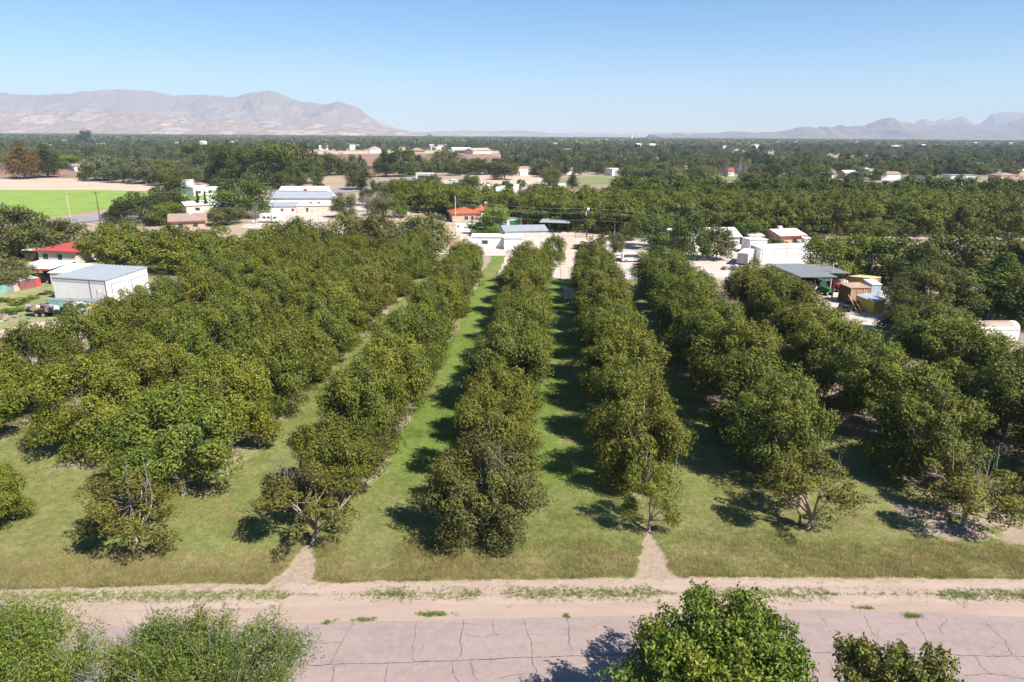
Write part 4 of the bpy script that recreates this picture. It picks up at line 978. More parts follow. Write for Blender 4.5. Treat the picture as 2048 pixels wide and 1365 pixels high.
# ------------------------------------------------------------------ buildings
def gable_faces(L, W, H, rh, roof):
    m = MB()
    if roof == 'gable': m.prism([(0, 0), (W, 0), (W, H), (W/2, H+rh), (0, H)], 0, L, 'x')
    elif roof == 'mono': m.prism([(0, 0), (W, 0), (W, H+rh), (0, H)], 0, L, 'x')
    else: m.box(0, 0, 0, L, W, H)
    return m
def house(label, cat, fl, fr, W, H, roof='gable', rh=1.0, oh=.4, wall=None, roofm=None, wins=(), doors=(), name='house', group=None, dims=None, fascia=None, parapet=0, wallname='wall'):
    """fl, fr: pixels of the front wall's left and right foot. local x along the front, y away from the camera"""
    a, b = G(*fl), G(*fr); L = (b-a).length; rz = math.atan2(b.y-a.y, b.x-a.x)
    e = empty(name, a, rz, label, cat, group)
    gable_faces(L, W, H, rh, roof).build(wallname, wall, e)
    m = MB(); t = .12
    if roof == 'gable':
        k = rh/(W/2)
        m.slab([(-oh, -oh, H-k*oh+.14), (L+oh, -oh, H-k*oh+.14), (L+oh, W/2, H+rh+.14), (-oh, W/2, H+rh+.14)], t)
        m.slab([(-oh, W/2+.003, H+rh+.14), (L+oh, W/2+.003, H+rh+.14), (L+oh, W+oh, H-k*oh+.14), (-oh, W+oh, H-k*oh+.14)], t)
    elif roof == 'gabley':      # ridge running away from the camera
        pass
    elif roof == 'mono':
        k = rh/W; m.slab([(-oh, -oh, H-k*oh+.13), (L+oh, -oh, H-k*oh+.13), (L+oh, W+oh, H+rh+k*oh+.13), (-oh, W+oh, H+rh+k*oh+.13)], t)
    elif roof == 'hip':
        c = min(L, W)/2; z0 = H+.02; z1 = H+rh; A = [(-oh, -oh, z0), (L+oh, -oh, z0), (L+oh, W+oh, z0), (-oh, W+oh, z0)]
        if L >= W: r1, r2 = (c, W/2, z1), (L-c, W/2, z1)
        else: r1, r2 = (L/2, c, z1), (L/2, W-c, z1)
        if L-2*c < .05: r2 = (r1[0]+.05, r1[1], z1)
        fs = [(0, 1, 5, 4), (1, 2, 5), (2, 3, 4, 5), (3, 0, 4)] if L >= W else [(0, 1, 4), (1, 2, 5, 4), (2, 3, 5), (3, 0, 4, 5)]
        m.add(A+[r1, r2], fs+[(3, 2, 1, 0)])
    else: m.box(-oh, -oh, H+.003, L+oh, W+oh, H+.16)
    m.build('roof', roofm, e)
    if roof in ('gable', 'mono') and roofm.name.endswith('metal_roof') and L > 5:
        rb = MB(); x = .3; k = rh/(W/2) if roof == 'gable' else rh/W; st = .9 if L < 25 else 1.5
        while x < L-.2:
            if roof == 'gable':
                for y0, z0, y1, z1 in ((-oh, H-k*oh, W/2, H+rh), (W+oh, H-k*oh, W/2, H+rh)): rb.tube([(x, y0, z0+.16), (x, y1, z1+.16)], .045, 4, False)
            else: rb.tube([(x, -oh, H-k*oh+.16), (x, W+oh, H+rh+k*oh+.16)], .045, 4, False)
            x += st
        ro = rb.build('roof_ribs', roofm, e); ro['kind'] = 'stuff'
    if parapet:
        p_ = MB(); T = .2; z0 = H+.16; p_.box(0, 0, z0, L, T, z0+parapet); p_.box(0, W-T, z0, L, W, z0+parapet); p_.box(0, T, z0, T, W-T, z0+parapet); p_.box(L-T, T, z0, L, W-T, z0+parapet); p_.build('parapet', wall, e)
    if fascia:
        f = MB(); f.box(-oh, -oh-.04, H-.25, L+oh, -oh, H+.02); f.box(L+oh, -oh-.04, H-.25, L+oh+.04, W+oh, H+.02); f.build('fascia', fascia, e)
    def opening(nm, face, u, z, w, h, mat, fm):
        o = .03
        def P(uu, d, zz):
            return {'f': (uu, -d, zz), 'r': (L+d, uu, zz), 'l': (-d, uu, zz)}[face]
        fr_ = MB(); q = [P(u-.08, 0.005, z-.08), P(u+w+.08, 0.06, z+h+.08)]
        x0, x1 = sorted((q[0][0], q[1][0])); y0, y1 = sorted((q[0][1], q[1][1])); fr_.box(x0, y0, z-.08 if z > .1 else 0, x1, y1, z+h+.08)
        fo = fr_.build(nm, fm or M_white, e)
        pn = MB(); q = [P(u, .062, z), P(u+w, .085, z+h)]; x0, x1 = sorted((q[0][0], q[1][0])); y0, y1 = sorted((q[0][1], q[1][1])); pn.box(x0, y0, z, x1, y1, z+h)
        pn.build('pane' if nm == 'window' else 'leaf', mat, fo)
    for w_ in wins: opening('window', *w_[:5], w_[5] if len(w_) > 5 else M_glass, w_[6] if len(w_) > 6 else None)
    for w_ in doors: opening('door', *w_[:5], w_[5] if len(w_) > 5 else M_dark, w_[6] if len(w_) > 6 else None)
    return e, L
def unit_ac(e, x, y, z, s=.9):
    m = MB(); m.box(x, y, z, x+s, y+s, z+s*.9); m.box(x-.04, y-.04, z+s*.9, x+s+.04, y+s+.04, z+s*.97); m.build('cooler', M_white, e)
def awning(e, L, d, h, mat, x0=0, x1=None, n=4):
    x1 = L if x1 is None else x1; m = MB(); m.slab([(x0, -d, h-.25), (x1, -d, h-.25), (x1, -.01, h), (x0, -.01, h)], .08); m.build('awning', mat, e)
    for i in range(n):
        p = MB(); x = x0+.15+(x1-x0-.3)*i/(n-1); p.box(x-.05, -d+.1, 0, x+.05, -d+.2, h-.36); p.build('post', M_dwood, e)

# white workshop with the grey roof, near left
e, L = house('white metal workshop with grey metal roof and two roller doors, left of the orchard', 'workshop', (112, 601), (218, 609), 9.6, 4.0, 'mono', .55, .12, M_wwall, M_groof, name='workshop')
for u in (1.2, 5.7):
    m = MB(); m.box(L+.004, u-.15, 0, L+.05, u+3.15, 3.35); f = m.build('roller_door', M_grayp, e)
    for i in range(8):
        p = MB(); p.box(L+.055, u, .04+i*.4, L+.085, u+3.0, .41+i*.4); p.build('door_panel', M_white, f)
for x in (7.6, L-.12):
    m = MB(); m.box(x, -.05, 0, x+.16, -.004, 3.95); m.build('downpipe', M_fred, e)
m = MB(); m.box(L+.004, 4.9, 0, L+.06, 5.0, 4.3); m.build('downpipe', M_grayp, e)
m = MB(); m.box(.02, -.04, 3.45, L-.02, -.006, 3.9); m.build('trim_band', corrug('trim_metal', (.5, .5, .48), .5), e)
# red roofed house and its neighbours
e, L = house('white house with bright red hipped metal roof behind the carport', 'house', (80, 527), (154, 530), 9.0, 3.0, 'hip', 1.25, .6, M_offw, M_redroof,
             wins=[('f', 1.2, 1.1, 1.3, 1.1)], doors=[('f', 4.9, 0, 1.1, 2.2, M_dark)], fascia=M_red, name='house')
e, L = house('low annexe with white metal roof left of the red-roofed house', 'annexe', (52, 524), (86, 525), 7, 2.6, 'mono', .9, .3, M_dwood, M_wroof, name='annexe')
def carport(label, fl, fr, D, H, roofm, fasc, posts=4, back=None, rise=.3, cat='carport', name='carport'):
    a, b = G(*fl), G(*fr); L = (b-a).length; e = empty(name, a, math.atan2(b.y-a.y, b.x-a.x), label, cat)
    m = MB(); m.slab([(-.3, -.3, H), (L+.3, -.3, H), (L+.3, D+.3, H+rise), (-.3, D+.3, H+rise)], .1); m.build('roof', roofm, e)
    if fasc: m = MB(); m.box(-.3, -.36, H-.32, L+.3, -.303, H+.02); m.build('fascia', fasc, e)
    for i in range(posts):
        for y in (0, D):
            m = MB(); x = L*i/(posts-1); m.box(x-.07, y-.07, 0, x+.07, y+.07, H-.11+(rise if y else 0)); m.build('post', fasc or M_dwood, e)
    if back: m = MB(); m.box(0, D+.08, 0, L, D+.16, H+rise-.15); m.build('back_wall', back, e)
    return e, L
carport('open carport with white roof and red fascia, in front of the red-roofed house', (34, 566), (104, 568), 7.0, 2.9, M_wroof, M_red, 4, M_dwood, .35)
e, L = house('small shed with white sloping roof between carport and workshop', 'shed', (104, 572), (150, 574), 5.5, 2.5, 'mono', .7, .25, M_wwall, M_wroof, name='shed')
e, L = house('long low store with white roof behind the coloured sheet fence', 'store', (20, 585), (78, 574), 4.5, 1.7, 'mono', .2, .15, M_white, M_wroof, name='store')

# fence of coloured corrugated sheets
def sheet_fence():
    a, b = G(-30, 598), G(84, 574); L = (b-a).length; e = empty('sheet_fence', a, math.atan2(b.y-a.y, b.x-a.x), 'fence of corrugated sheets in white, green, grey, peach and dull red', 'fence')
    cs = [('white', (.7, .7, .7)), ('white', (.66, .68, .7)), ('green', (.22, .38, .32)), ('green', (.22, .36, .32)), ('slate', (.24, .27, .31)), ('peach', (.6, .42, .33)), ('oxblood', (.26, .10, .10)), ('oxblood', (.28, .09, .09)), ('oxblood', (.25, .1, .1)), ('red', (.5, .08, .07))]
    n = len(cs); w = L/n
    for i, (nm, c) in enumerate(cs):
        m = MB(); k = 10; pts = []
        for j in range(k+1): pts.append((i*w+(w-.02)*j/k, .03*(j % 2)))
        v = [(x, y, 0) for x, y in pts]+[(x, y, 1.75-.05*(i % 3)) for x, y in pts]
        v += [(x, y+.015, z) for x, y, z in v]; q = 2*(k+1)
        m.add(v, [(j, j+1, k+2+j, k+1+j) for j in range(k)]+[(q+j+1, q+j, q+k+1+j, q+k+2+j) for j in range(k)])
        m.build('sheet', paint('sheet_'+nm, c, .6), e, label='%s corrugated sheet' % nm)
    for i in range(n+1):
        m = MB(); m.box(i*w-.05, .06, 0, i*w+.05, .16, 1.8); m.build('post', M_dwood, e)
sheet_fence()

# vehicles -------------------------------------------------------------
def wheels(e, xs, hw, r, w=.24):
    for x in xs:
        for s in (-1, 1):
            m = MB(); m.cyl((x, s*hw-w/2*s, r), (x, s*hw+w/2*s, r), r, 14); t = m.build('wheel', M_rubber, e)
            m = MB(); m.cyl((x, s*hw+w/2*s, r), (x, s*(hw+w/2+.015), r), r*.55, 10); m.build('rim', M_silver, t)
def car(kind, label, px, ang, mat, cat='car', name=None):
    e = empty(name or {'suv': 'parked_suv', 'pickup': 'pickup_truck', 'sedan': 'parked_car', 'van': 'parked_van'}[kind], G(*px), ang, label, cat)
    w = .92
    low = [(-2.3, .4), (2.3, .4), (2.35, .75), (2.2, .98), (1.1, 1.05), (-2.2, 1.08), (-2.35, .8)]
    m = MB(); m.prism(low, -w, w); m.build('body', mat, e)
    cab = {'sedan': [(-1.8, 1.08), (1.15, 1.06), (.45, 1.48), (-1.15, 1.5)], 'suv': [(-2.2, 1.09), (1.15, 1.06), (.55, 1.72), (-1.95, 1.76)],
           'van': [(-2.25, 1.09), (1.9, 1.02), (1.2, 1.95), (-2.2, 2.0)], 'pickup': [(-.5, 1.08), (1.15, 1.06), (.6, 1.72), (-.4, 1.74)]}[kind]
    m = MB(); m.prism(cab, -w*.9, w*.9); m.build('cabin', mat, e)
    zt = max(z for x, z in cab)-.14; xb = cab[0][0]+.22; xf = cab[1][0]-.42
    for s in (-1, 1):
        m = MB(); y0, y1 = sorted((s*w*.9, s*(w*.9+.02))); xm = (xb+xf)/2
        m.add([(xb, y, 1.14) for y in (y0, y1)]+[(xf, y, 1.14) for y in (y0, y1)]+[(xf-.35, y, zt) for y in (y0, y1)]+[(xb+.15, y, zt) for y in (y0, y1)],
              [(0, 2, 4, 6), (1, 7, 5, 3), (0, 1, 3, 2), (2, 3, 5, 4), (4, 5, 7, 6), (6, 7, 1, 0)]); m.build('side_window', M_glass, e)
    (x1, z1), (x2, z2) = cab[1], cab[2]
    m = MB(); m.slab([(x1-.08, -w*.8, z1+.09), (x1-.08, w*.8, z1+.09), (x2+.07, w*.78, z2-.03), (x2+.07, -w*.78, z2-.03)], .03); m.build('windscreen', M_glass, e)
    if kind == 'pickup':
        m = MB(); m.box(-2.25, -.8, 1.085, -.58, .8, 1.10); m.build('bed', M_dark, e)
        for s in (-1, 1): m = MB(); y0, y1 = sorted((s*.82, s*.9)); m.box(-2.3, y0, 1.085, -.52, y1, 1.32); m.build('bed_side', mat, e)
    for s in (-.62, .62): m = MB(); m.box(2.30, s-.16, .68, 2.37, s+.16, .84); m.build('headlight', M_silver, e)
    wheels(e, (-1.45, 1.45), .82, .36); return e
car('suv', 'dark car parked inside the carport', (84, 566), R(8), M_black)
car('suv', 'black station wagon parked left of the tiled house', (885, 441), R(-12), M_black)
car('sedan', 'pale car beside the black station wagon', (872, 436), R(-20), M_silver)
car('sedan', 'white car under the tin carport edge near the centre', (1052, 461), R(8), M_white)
car('pickup', 'white pickup behind the workshop at its right', (312, 590), R(60), M_white, 'truck')
car('sedan', 'blue car behind the workshop under the pecans', (350, 580), R(50), M_dblue)
car('sedan', 'white car half hidden by the right orchard row in the yard', (1590, 612), R(110), M_white)
car('sedan', 'silver car at the bottom of the yard against the orchard row', (1634, 650), R(105), M_silver)
car('pickup', 'orange-red pickup at the foot of the yard drive', (1640, 664), R(100), M_orange, 'truck')
car('pickup', 'dark pickup by the plywood shed', (1702, 622), R(30), M_black, 'truck')
car('sedan', 'white car in the driveway end between the middle rows', (1240, 520), R(20), M_white)
car('van', 'white van under the trees in front of the long white house', (1262, 524), R(5), M_white, 'van')
car('sedan', 'white car in the village behind the brown lot', (905, 362), R(0), M_white)
car('pickup', 'white pickup in the village yard', (890, 366), R(10), M_white, 'truck')
car('van', 'white van by the bare tangled tree', (745, 430), R(60), M_white, 'van')

# junk-loaded flatbed truck
e = empty('flatbed_truck', G(128, 634), R(-3), 'white-cabbed flatbed truck loaded with scrap, on the weedy lot', 'truck')
m = MB(); m.box(-5.2, -1.15, .9, 1.0, 1.15, 1.05); m.box(-5.2, -1.15, 1.05, 1.0, -1.08, 1.3); m.box(-5.2, 1.08, 1.05, 1.0, 1.15, 1.3); m.build('flatbed', M_black, e)
m = MB(); m.prism([(1.6, .55), (4.6, .55), (4.65, 1.25), (3.3, 1.5), (2.8, 2.25), (1.6, 2.3)], -1, 1); m.build('cab', M_white, e)
for s in (-1, 1): m = MB(); y0, y1 = sorted((s*1.0, s*1.02)); m.box(1.8, y0, 1.5, 2.75, y1, 2.05); m.build('side_window', M_glass, e)
m = MB(); m.slab([(3.36, -.85, 1.52), (3.36, .85, 1.52), (2.88, .8, 2.2), (2.88, -.8, 2.2)], .03); m.build('windscreen', M_glass, e)
m = MB(); m.box(1.08, -1.1, .9, 1.2, 1.1, 2.3); m.build('headboard', M_dwood, e)
wheels(e, (-3.6, -2.5, 3.7), .95, .48, .3)
def junk(name, label, center, n, sx, sy, hz_, mats, cat='scrap', s=(.3, 1.2), seed=1):
    r = random.Random(seed); e = empty(name, center, 0, label, cat)
    for i in range(n):
        w, d, h = r.uniform(*s), r.uniform(*s), r.uniform(.12, .6)*s[1]
        o = MB().box(-w/2, -d/2, -h/2, w/2, d/2, h/2) if i % 3 else MB().cyl((-w/2, 0, 0), (w/2, 0, 0), h*.45, 9)
        q = r.random(); ob = o.build('scrap_piece', r.choice(mats), e, (r.uniform(-sx, sx), r.uniform(-sy, sy), r.uniform(.1, hz_)))
        ob.rotation_euler = (r.uniform(-.5, .5), r.uniform(-.5, .5), r.uniform(0, 3.1))
    return e
JM = [M_white, M_silver, M_dwood, M_grayp, M_wood, M_fred, M_black, M_silver]
c = G(112, 634); junk('scrap_load', 'tangled scrap metal heaped on the flatbed truck', (c.x-1.6, c.y, 1.05), 26, 2.2, .8, .9, JM, seed=3)
junk('rubble_heap', 'grey rubble heap at the left edge of the weedy lot', G(6, 640), 26, 2.0, 1.4, .7, [M_grayp, M_wood, M_cement, M_silver], 'rubble', (.3, .9), 5)
e = empty('glazed_frame', G(150, 618), R(-2), 'long low glazed frame with green-tinted panes beside the workshop', 'greenhouse')
m = MB(); m.box(-4.2, -.9, .0, 4.2, .9, .25); m.box(-4.2, -.95, 1.5, 4.3, .95, 1.6); m.build('frame', M_silver, e)
gm = paint('green_tint_glass', (.22, .42, .36), .1, .7)
for i in range(8): m = MB(); m.box(-4.15+i*1.04, -.93, .3, -3.2+i*1.04, -.9, 1.46); m.build('pane', gm, e)
for i in range(9): m = MB(); m.box(-4.2+i*1.04, -.9, .25, -4.14+i*1.04, .9, 1.5); m.build('post', M_silver, e)
e = empty('yellow_tank', G(172, 624), 0, 'yellow equipment box between the glazed frame and the pecans', 'equipment')
m = MB(); m.box(-1.1, -.6, .3, 1.1, .6, 1.3); m.build('body', M_yellow, e); m = MB(); m.cyl((-.9, 0, 1.3), (-.9, 0, 1.9), .09, 8); m.build('stack', M_grayp, e)

# brown-roofed house, white house behind, fences by the side road
e, L = house('tan house with brown shingle gable roof below the green field', 'house', (343, 463), (412, 460), 11, 2.9, 'gable', 1.5, .7, M_stucco, M_shing, wins=[('f', 2, 1, 1.4, 1.1), ('f', 6, 1, 1.4, 1.1)], fascia=M_fred, name='house')
unit_ac(e, L*.55, 4.6, 4.2); unit_ac(e, L*.8, 5.5, 3.9, .8)
e, L = house('low pale house with white metal roof behind the two cypresses', 'house', (374, 428), (440, 424), 10, 2.8, 'gable', 1.1, .4, M_offw, M_wroof, wins=[('f', 3, 1, 1.6, 1)], name='house')
unit_ac(e, L*.7, 3, 3.9, 1.6)
e, L = house('white flat-roofed adobe house with parapet under the dark stand', 'house', (388, 392), (456, 388), 12, 3.0, 'flat', 0, .0, M_white, M_cement, wins=[('f', 2, .9, 1.4, 1.2), ('f', 7, .9, 1.4, 1.2)], parapet=.6, name='house')
e, L = house('white block beside the flat-roofed adobe house', 'house', (362, 374), (384, 374), 8, 3.2, 'flat', 0, .0, M_white, M_cement, parapet=.5, name='house')
e, L = house('long house with flat grey roof behind the silver trees', 'house', (150, 343), (186, 342), 12, 3.6, 'gable', 1.3, .6, M_white, M_shing, doors=[('f', 2, 0, 6, 2.4)], name='house')
e, L = house('brown gabled house hidden in the trees above the silver trees', 'house', (362, 330), (378, 330), 9, 4, 'gable', 1.6, .4, M_stucco, M_shing, name='house')
e, L = house('small house with tan gable at the far left edge', 'house', (0, 322), (24, 322), 12, 3.6, 'gable', 1.5, .5, M_stucco, M_shing, name='house')
def rail_fence(label, pts, h, mat, rails=2, gap=2.6, name='rail_fence'):
    P = [G(*p) for p in pts]; e = empty(name, P[0], 0, label, 'fence'); o = P[0]
    for a, b in zip(P[:-1], P[1:]):
        n = max(1, round((b-a).length/gap))
        for i in range(n+1):
            q = a.lerp(b, i/n)-o; m = MB(); m.box(q.x-.07, q.y-.07, 0, q.x+.07, q.y+.07, h); m.build('post', mat, e)
        for j in range(rails):
            z = h*(.9-.42*j); m = MB(); m.tube([a-o+Vector((0, -.1, z)), b-o+Vector((0, -.1, z))], .055, 5); m.build('rail', mat, e)
rail_fence('weathered two-rail wooden fence along the side road bend', [(208, 449), (232, 453), (300, 451), (312, 453)], 1.3, M_wood)
rail_fence('white rail fence between the pecans and the side road', [(206, 472), (270, 474), (306, 474)], 1.5, M_white, 3, 3.2)
rail_fence('low wire-and-post fence on the pasture lot by the side road end', [(756, 379), (830, 377)], 1.3, M_grayp, 2, 4)
e = empty('low_wall', G(514, 398), 0, 'low pinkish adobe wall stretching along the side road', 'wall')
A, B = G(500, 402), G(640, 384); 
for i in range(10):
    a = A.lerp(B, i/10)-e.location; b = A.lerp(B, (i+.96)/10)-e.location; d = (b-a).normalized(); nn = Vector((-d.y, d.x, 0))*.15
    m = MB(); m.slab([a-nn+Vector((0, 0, 1.5)), b-nn+Vector((0, 0, 1.5)), b+nn+Vector((0, 0, 1.5)), a+nn+Vector((0, 0, 1.5))], 1.5); m.build('wall_section', M_peach, e)

# warehouse group
e, L = house('long white warehouse with pale grey gable roof in the village', 'warehouse', (537, 414), (662, 414), 16, 3.4, 'gable', 1.8, .5, M_white, M_groof, wins=[('f', 16.2, .9, .9, .8, M_dark, M_fred), ('f', 19.4, .9, .9, .8, M_dark, M_fred)], name='warehouse')
m = MB(); m.box(L*.5, 8.5, 5.0, L*.5+1.2, 9.6, 6.4); m.build('chimney', M_terra, e)
e, L = house('cream low building with flat roof in front of the warehouse', 'building', (593, 428), (670, 428), 6, 2.9, 'flat', 0, .25, M_offw, M_wroof, wins=[('f', 3.6, .8, .8, 1.4), ('f', 12.4, .8, .8, 1.2)], name='building')
e, L = house('white shed with sloping grey roof and two dark red windows', 'shed', (541, 428), (592, 428), 5, 2.6, 'mono', .9, .3, M_white, M_groof, wins=[('f', 3.8, .9, 1.0, 1.0, M_red), ('f', 7.6, .9, 1.1, 1.0, M_red)], name='shed')
e, L = house('white metal building with roof units behind the warehouse', 'building', (560, 398), (655, 398), 11, 3.6, 'gable', 1.4, .3, M_white, M_wroof, name='building')
for q in (.2, .45, .7): unit_ac(e, L*q, 3, 4.3, 1.1)
e, L = house('white flat-roofed house with dark window near the side road end', 'house', (832, 360), (868, 360), 9, 3.8, 'flat', 0, .3, M_offw, M_wroof, wins=[('f', 1.2, .8, 4, 2)], name='house')
e, L = house('open white shelter with dark bay on the brown lot', 'shelter', (800, 384), (832, 383), 5, 2.8, 'flat', 0, .3, M_white, M_groof, wins=[('f', 1, 1.2, 6.5, 1.2, M_dark)], name='shelter')  # bay has no depth; its inner shade is a near-black pane
e, L = house('pale green-gabled hut among the village trees', 'hut', (668-54, 350), (634, 350), 7, 3, 'gable', 1.6, .5, M_white, paint('pale_green_roof', (.45, .52, .46), .5), name='hut')
# camper trailer
def camper(label, px, ang, L=6.5, mat=None):
    e = empty('camper_trailer', G(*px), ang, label, 'trailer'); mat = mat or M_white
    m = MB(); m.prism([(-L/2, .6), (L/2-.3, .6), (L/2, 1.2), (L/2-.2, 2.7), (L/2-.7, 2.95), (-L/2+.3, 2.95), (-L/2, 2.6)], -1.15, 1.15); m.build('body', mat, e)
    for x in (-2, -.6, 1.6): m = MB(); m.box(x, -1.175, 1.5, x+.9, -1.152, 2.1); m.build('window', M_glass, e)
    m = MB(); m.box(.55, -1.175, .75, 1.2, -1.152, 2.5); m.build('door', M_silver, e)
    m = MB(); m.box(-.6, -.4, 2.96, .3, .4, 3.2); m.build('roof_unit', M_white, e)
    m = MB(); m.tube([(L/2-.2, 0, .65), (L/2+1, 0, .5)], .06, 5); m.build('hitch', M_black, e)
    wheels(e, (-.9, -.1), 1.05, .34); return e
camper('white camper trailer parked left of the cream building', (542, 446), R(-8))
camper('white camper in the middle of the village yards', (975, 388), R(10), 7)
camper('white trailer behind the tiled house on its left', (790, 418), R(75), 6)

# tiled house, concrete walls, mobile home, stone building
e, L = house('peach house with terracotta tiled hip roof left of the lopped tree', 'house', (905, 446), (962, 445), 10, 3.0, 'hip', 1.8, .6, M_peach, M_terra, wins=[('f', 4, .9, 1.3, 1.2)], doors=[('f', 6.2, 0, 1.0, 2.1, M_dwood)], name='house')
e, L = house('raised tiled block of the peach house with a white cooler', 'house', (948, 444), (986, 443), 8, 3.6, 'hip', 1.9, .5, M_white, M_terra, wins=[('f', 3, 1, 1.0, 1.1)], name='house')
unit_ac(e, L*.62, 1.5, 5.0, 1.3)
e, L = house('long white masonry wall building with small windows below the tiled house', 'building', (908, 462), (966, 461), 3, 2.6, 'flat', 0, .1, M_white, M_cement, wins=[('f', 1.0, 1.1, .6, .5, M_dark), ('f', 6.4, 1.1, .6, .5, M_dark)], name='building')
e, L = house('stepped cream wall building left of the tall pale pole', 'building', (868, 470), (910, 466), 5, 2.4, 'flat', 0, .1, M_stucco, M_cement, name='building')
e, L = house('low tan adobe store left of the mobile home', 'store', (872, 496), (912, 497), 6, 2.6, 'flat', 0, .1, M_stucco, M_tanf, name='store')
e, L = house('long white mobile home with pale roof by the orchard end', 'mobile home', (944, 497), (1024, 498), 4.5, 2.9, 'gable', .5, .2, M_white, M_wroof, wins=[('f', 2.6, 1.2, 1.5, .9), ('f', 8.4, 1.2, 1.2, .8)], name='mobile_home')
e, L = house('small white shed with dark gable at the end of the mobile home', 'shed', (1008, 500), (1046, 500), 4, 2.9, 'mono', .5, .2, M_white, M_wroof, name='shed')
e, L = house('grey-roofed stone building right of the lopped tree', 'building', (1010, 496), (1094, 494), 9, 4.2, 'gable', .9, .3, paint('whitewashed_stone', (.58, .53, .47), .9, .1, dirt=.5), M_groof, name='building')
e, L = house('green-doored store behind the lopped tree', 'store', (1014, 456), (1044, 455), 5, 2.8, 'flat', 0, .2, M_white, M_groof2, doors=[('f', .8, 0, 3.6, 2.3, M_green)], name='store')
carport('tin-roofed open carport beside the tall dark pole', (1080, 466), (1136, 468), 9, 3.2, M_groof, None, 4, M_dark, .4)

# right-hand side
e, L = house('long white house with white metal roof behind the pecans', 'house', (1345, 499), (1478, 496), 9, 3.0, 'gable', 1.7, .5, M_white, M_wroof, wins=[('f', 3, 1, 1.4, 1.1), ('f', 12, 1, 1.4, 1.1)], name='house')
e, L = house('peach house with shallow pale roof and red fascia by the dirt road', 'house', (1560, 494), (1606, 492), 9, 2.9, 'gable', 1.1, .6, M_peach, M_wroof, wins=[('f', 3.6, .9, 1.4, 1.1)], fascia=M_red, name='house')
unit_ac(e, L*.3, 4, 4.0)
e, L = house('small cream-roofed hut left of the peach house', 'hut', (1500, 490), (1526, 489), 6, 2.2, 'gable', .8, .3, M_offw, paint('cream_roof', (.6, .5, .38), .7), name='hut')
e, L = house('small white flat-topped booth with windows behind the container', 'booth', (1498, 508), (1532, 507), 4, 3.4, 'flat', 0, .15, M_white, M_wroof, wins=[('f', .6, 1.8, 1.6, .9, M_blue), ('f', 2.8, 1.8, 1.4, .9, M_blue)], name='booth')
e, L = house('tiny white hut right of the peach house', 'hut', (1608, 496), (1620, 496), 2, 2.2, 'mono', .3, .15, M_white, M_wroof, name='hut')
e, L = house('long white store with wide sliding doors at the top of the yard', 'store', (1519, 526), (1630, 522), 4.5, 3.2, 'mono', .25, .12, M_white, M_wroof, name='store')
for i in range(5): m = MB(); m.box(.5+i*3.15, -.06, .1, 3.5+i*3.15, -.006, 2.9); m.build('door', M_white, e)
for i in range(6): m = MB(); m.box(.40+i*3.15, -.09, .05, .48+i*3.15, -.004, 3.0); m.build('door_track', M_grayp, e)
e = empty('horse_trailer', G(1490, 527), R(62), 'white stock trailer with grey front left of the long white store', 'trailer')
m = MB(); m.prism([(-4, .6), (3.4, .6), (4, 1.4), (3.8, 2.9), (-4, 2.95)], -1.2, 1.2); m.build('body', M_white, e)
m = MB(); m.box(-4.05, -1.1, .7, -4.005, 1.1, 2.8); m.build('rear_door', M_grayp, e); wheels(e, (-.6, .5), 1.1, .38); m = MB(); m.tube([(3.6, 0, .7), (5.2, 0, .6)], .08, 5); m.build('hitch', M_black, e)

# open-fronted machine shed
a = G(1556, 572); b = G(1592, 592); e = empty('machine_shed', G(1597, 598), R(4), 'open-fronted machine shed with grey metal roof and taupe side wall', 'shed')
Ls, Ds, Hs = 6.2, 13.0, 4.1
m = MB(); m.box(-.06, 0, 0, 0, Ds, Hs-.15); m.build('side_wall', M_gwall, e, label='taupe corrugated side wall')
m = MB(); m.box(0, Ds-.06, 0, Ls+4, Ds, Hs-.2); m.build('back_wall', M_gwall, e)
m = MB(); m.slab([(-.25, -.4, Hs), (Ls+.3, -.4, Hs), (Ls+.3, Ds+.2, Hs-.1), (-.25, Ds+.2, Hs-.1)], .12); m.build('roof', M_groof2, e)
m = MB(); m.slab([(Ls+.31, 4.6, Hs-.25), (Ls+5.6, 4.6, Hs-.35), (Ls+5.6, Ds+.2, Hs-.45), (Ls+.31, Ds+.2, Hs-.35)], .1); m.build('lean_to_roof', M_groof2, e)
for x, y in ((0.1, 0), (2.6, 0), (Ls, 0), (Ls+.2, 5), (Ls+5.2, 5)): m = MB(); m.box(x-.09, y-.09, 0, x+.09, y+.09, Hs-.4); m.build('post', M_dwood, e)
m = MB(); m.box(0, Ds*.45, 0, Ls, Ds*.45+.1, Hs-.25); m.build('partition', M_dwood, e)
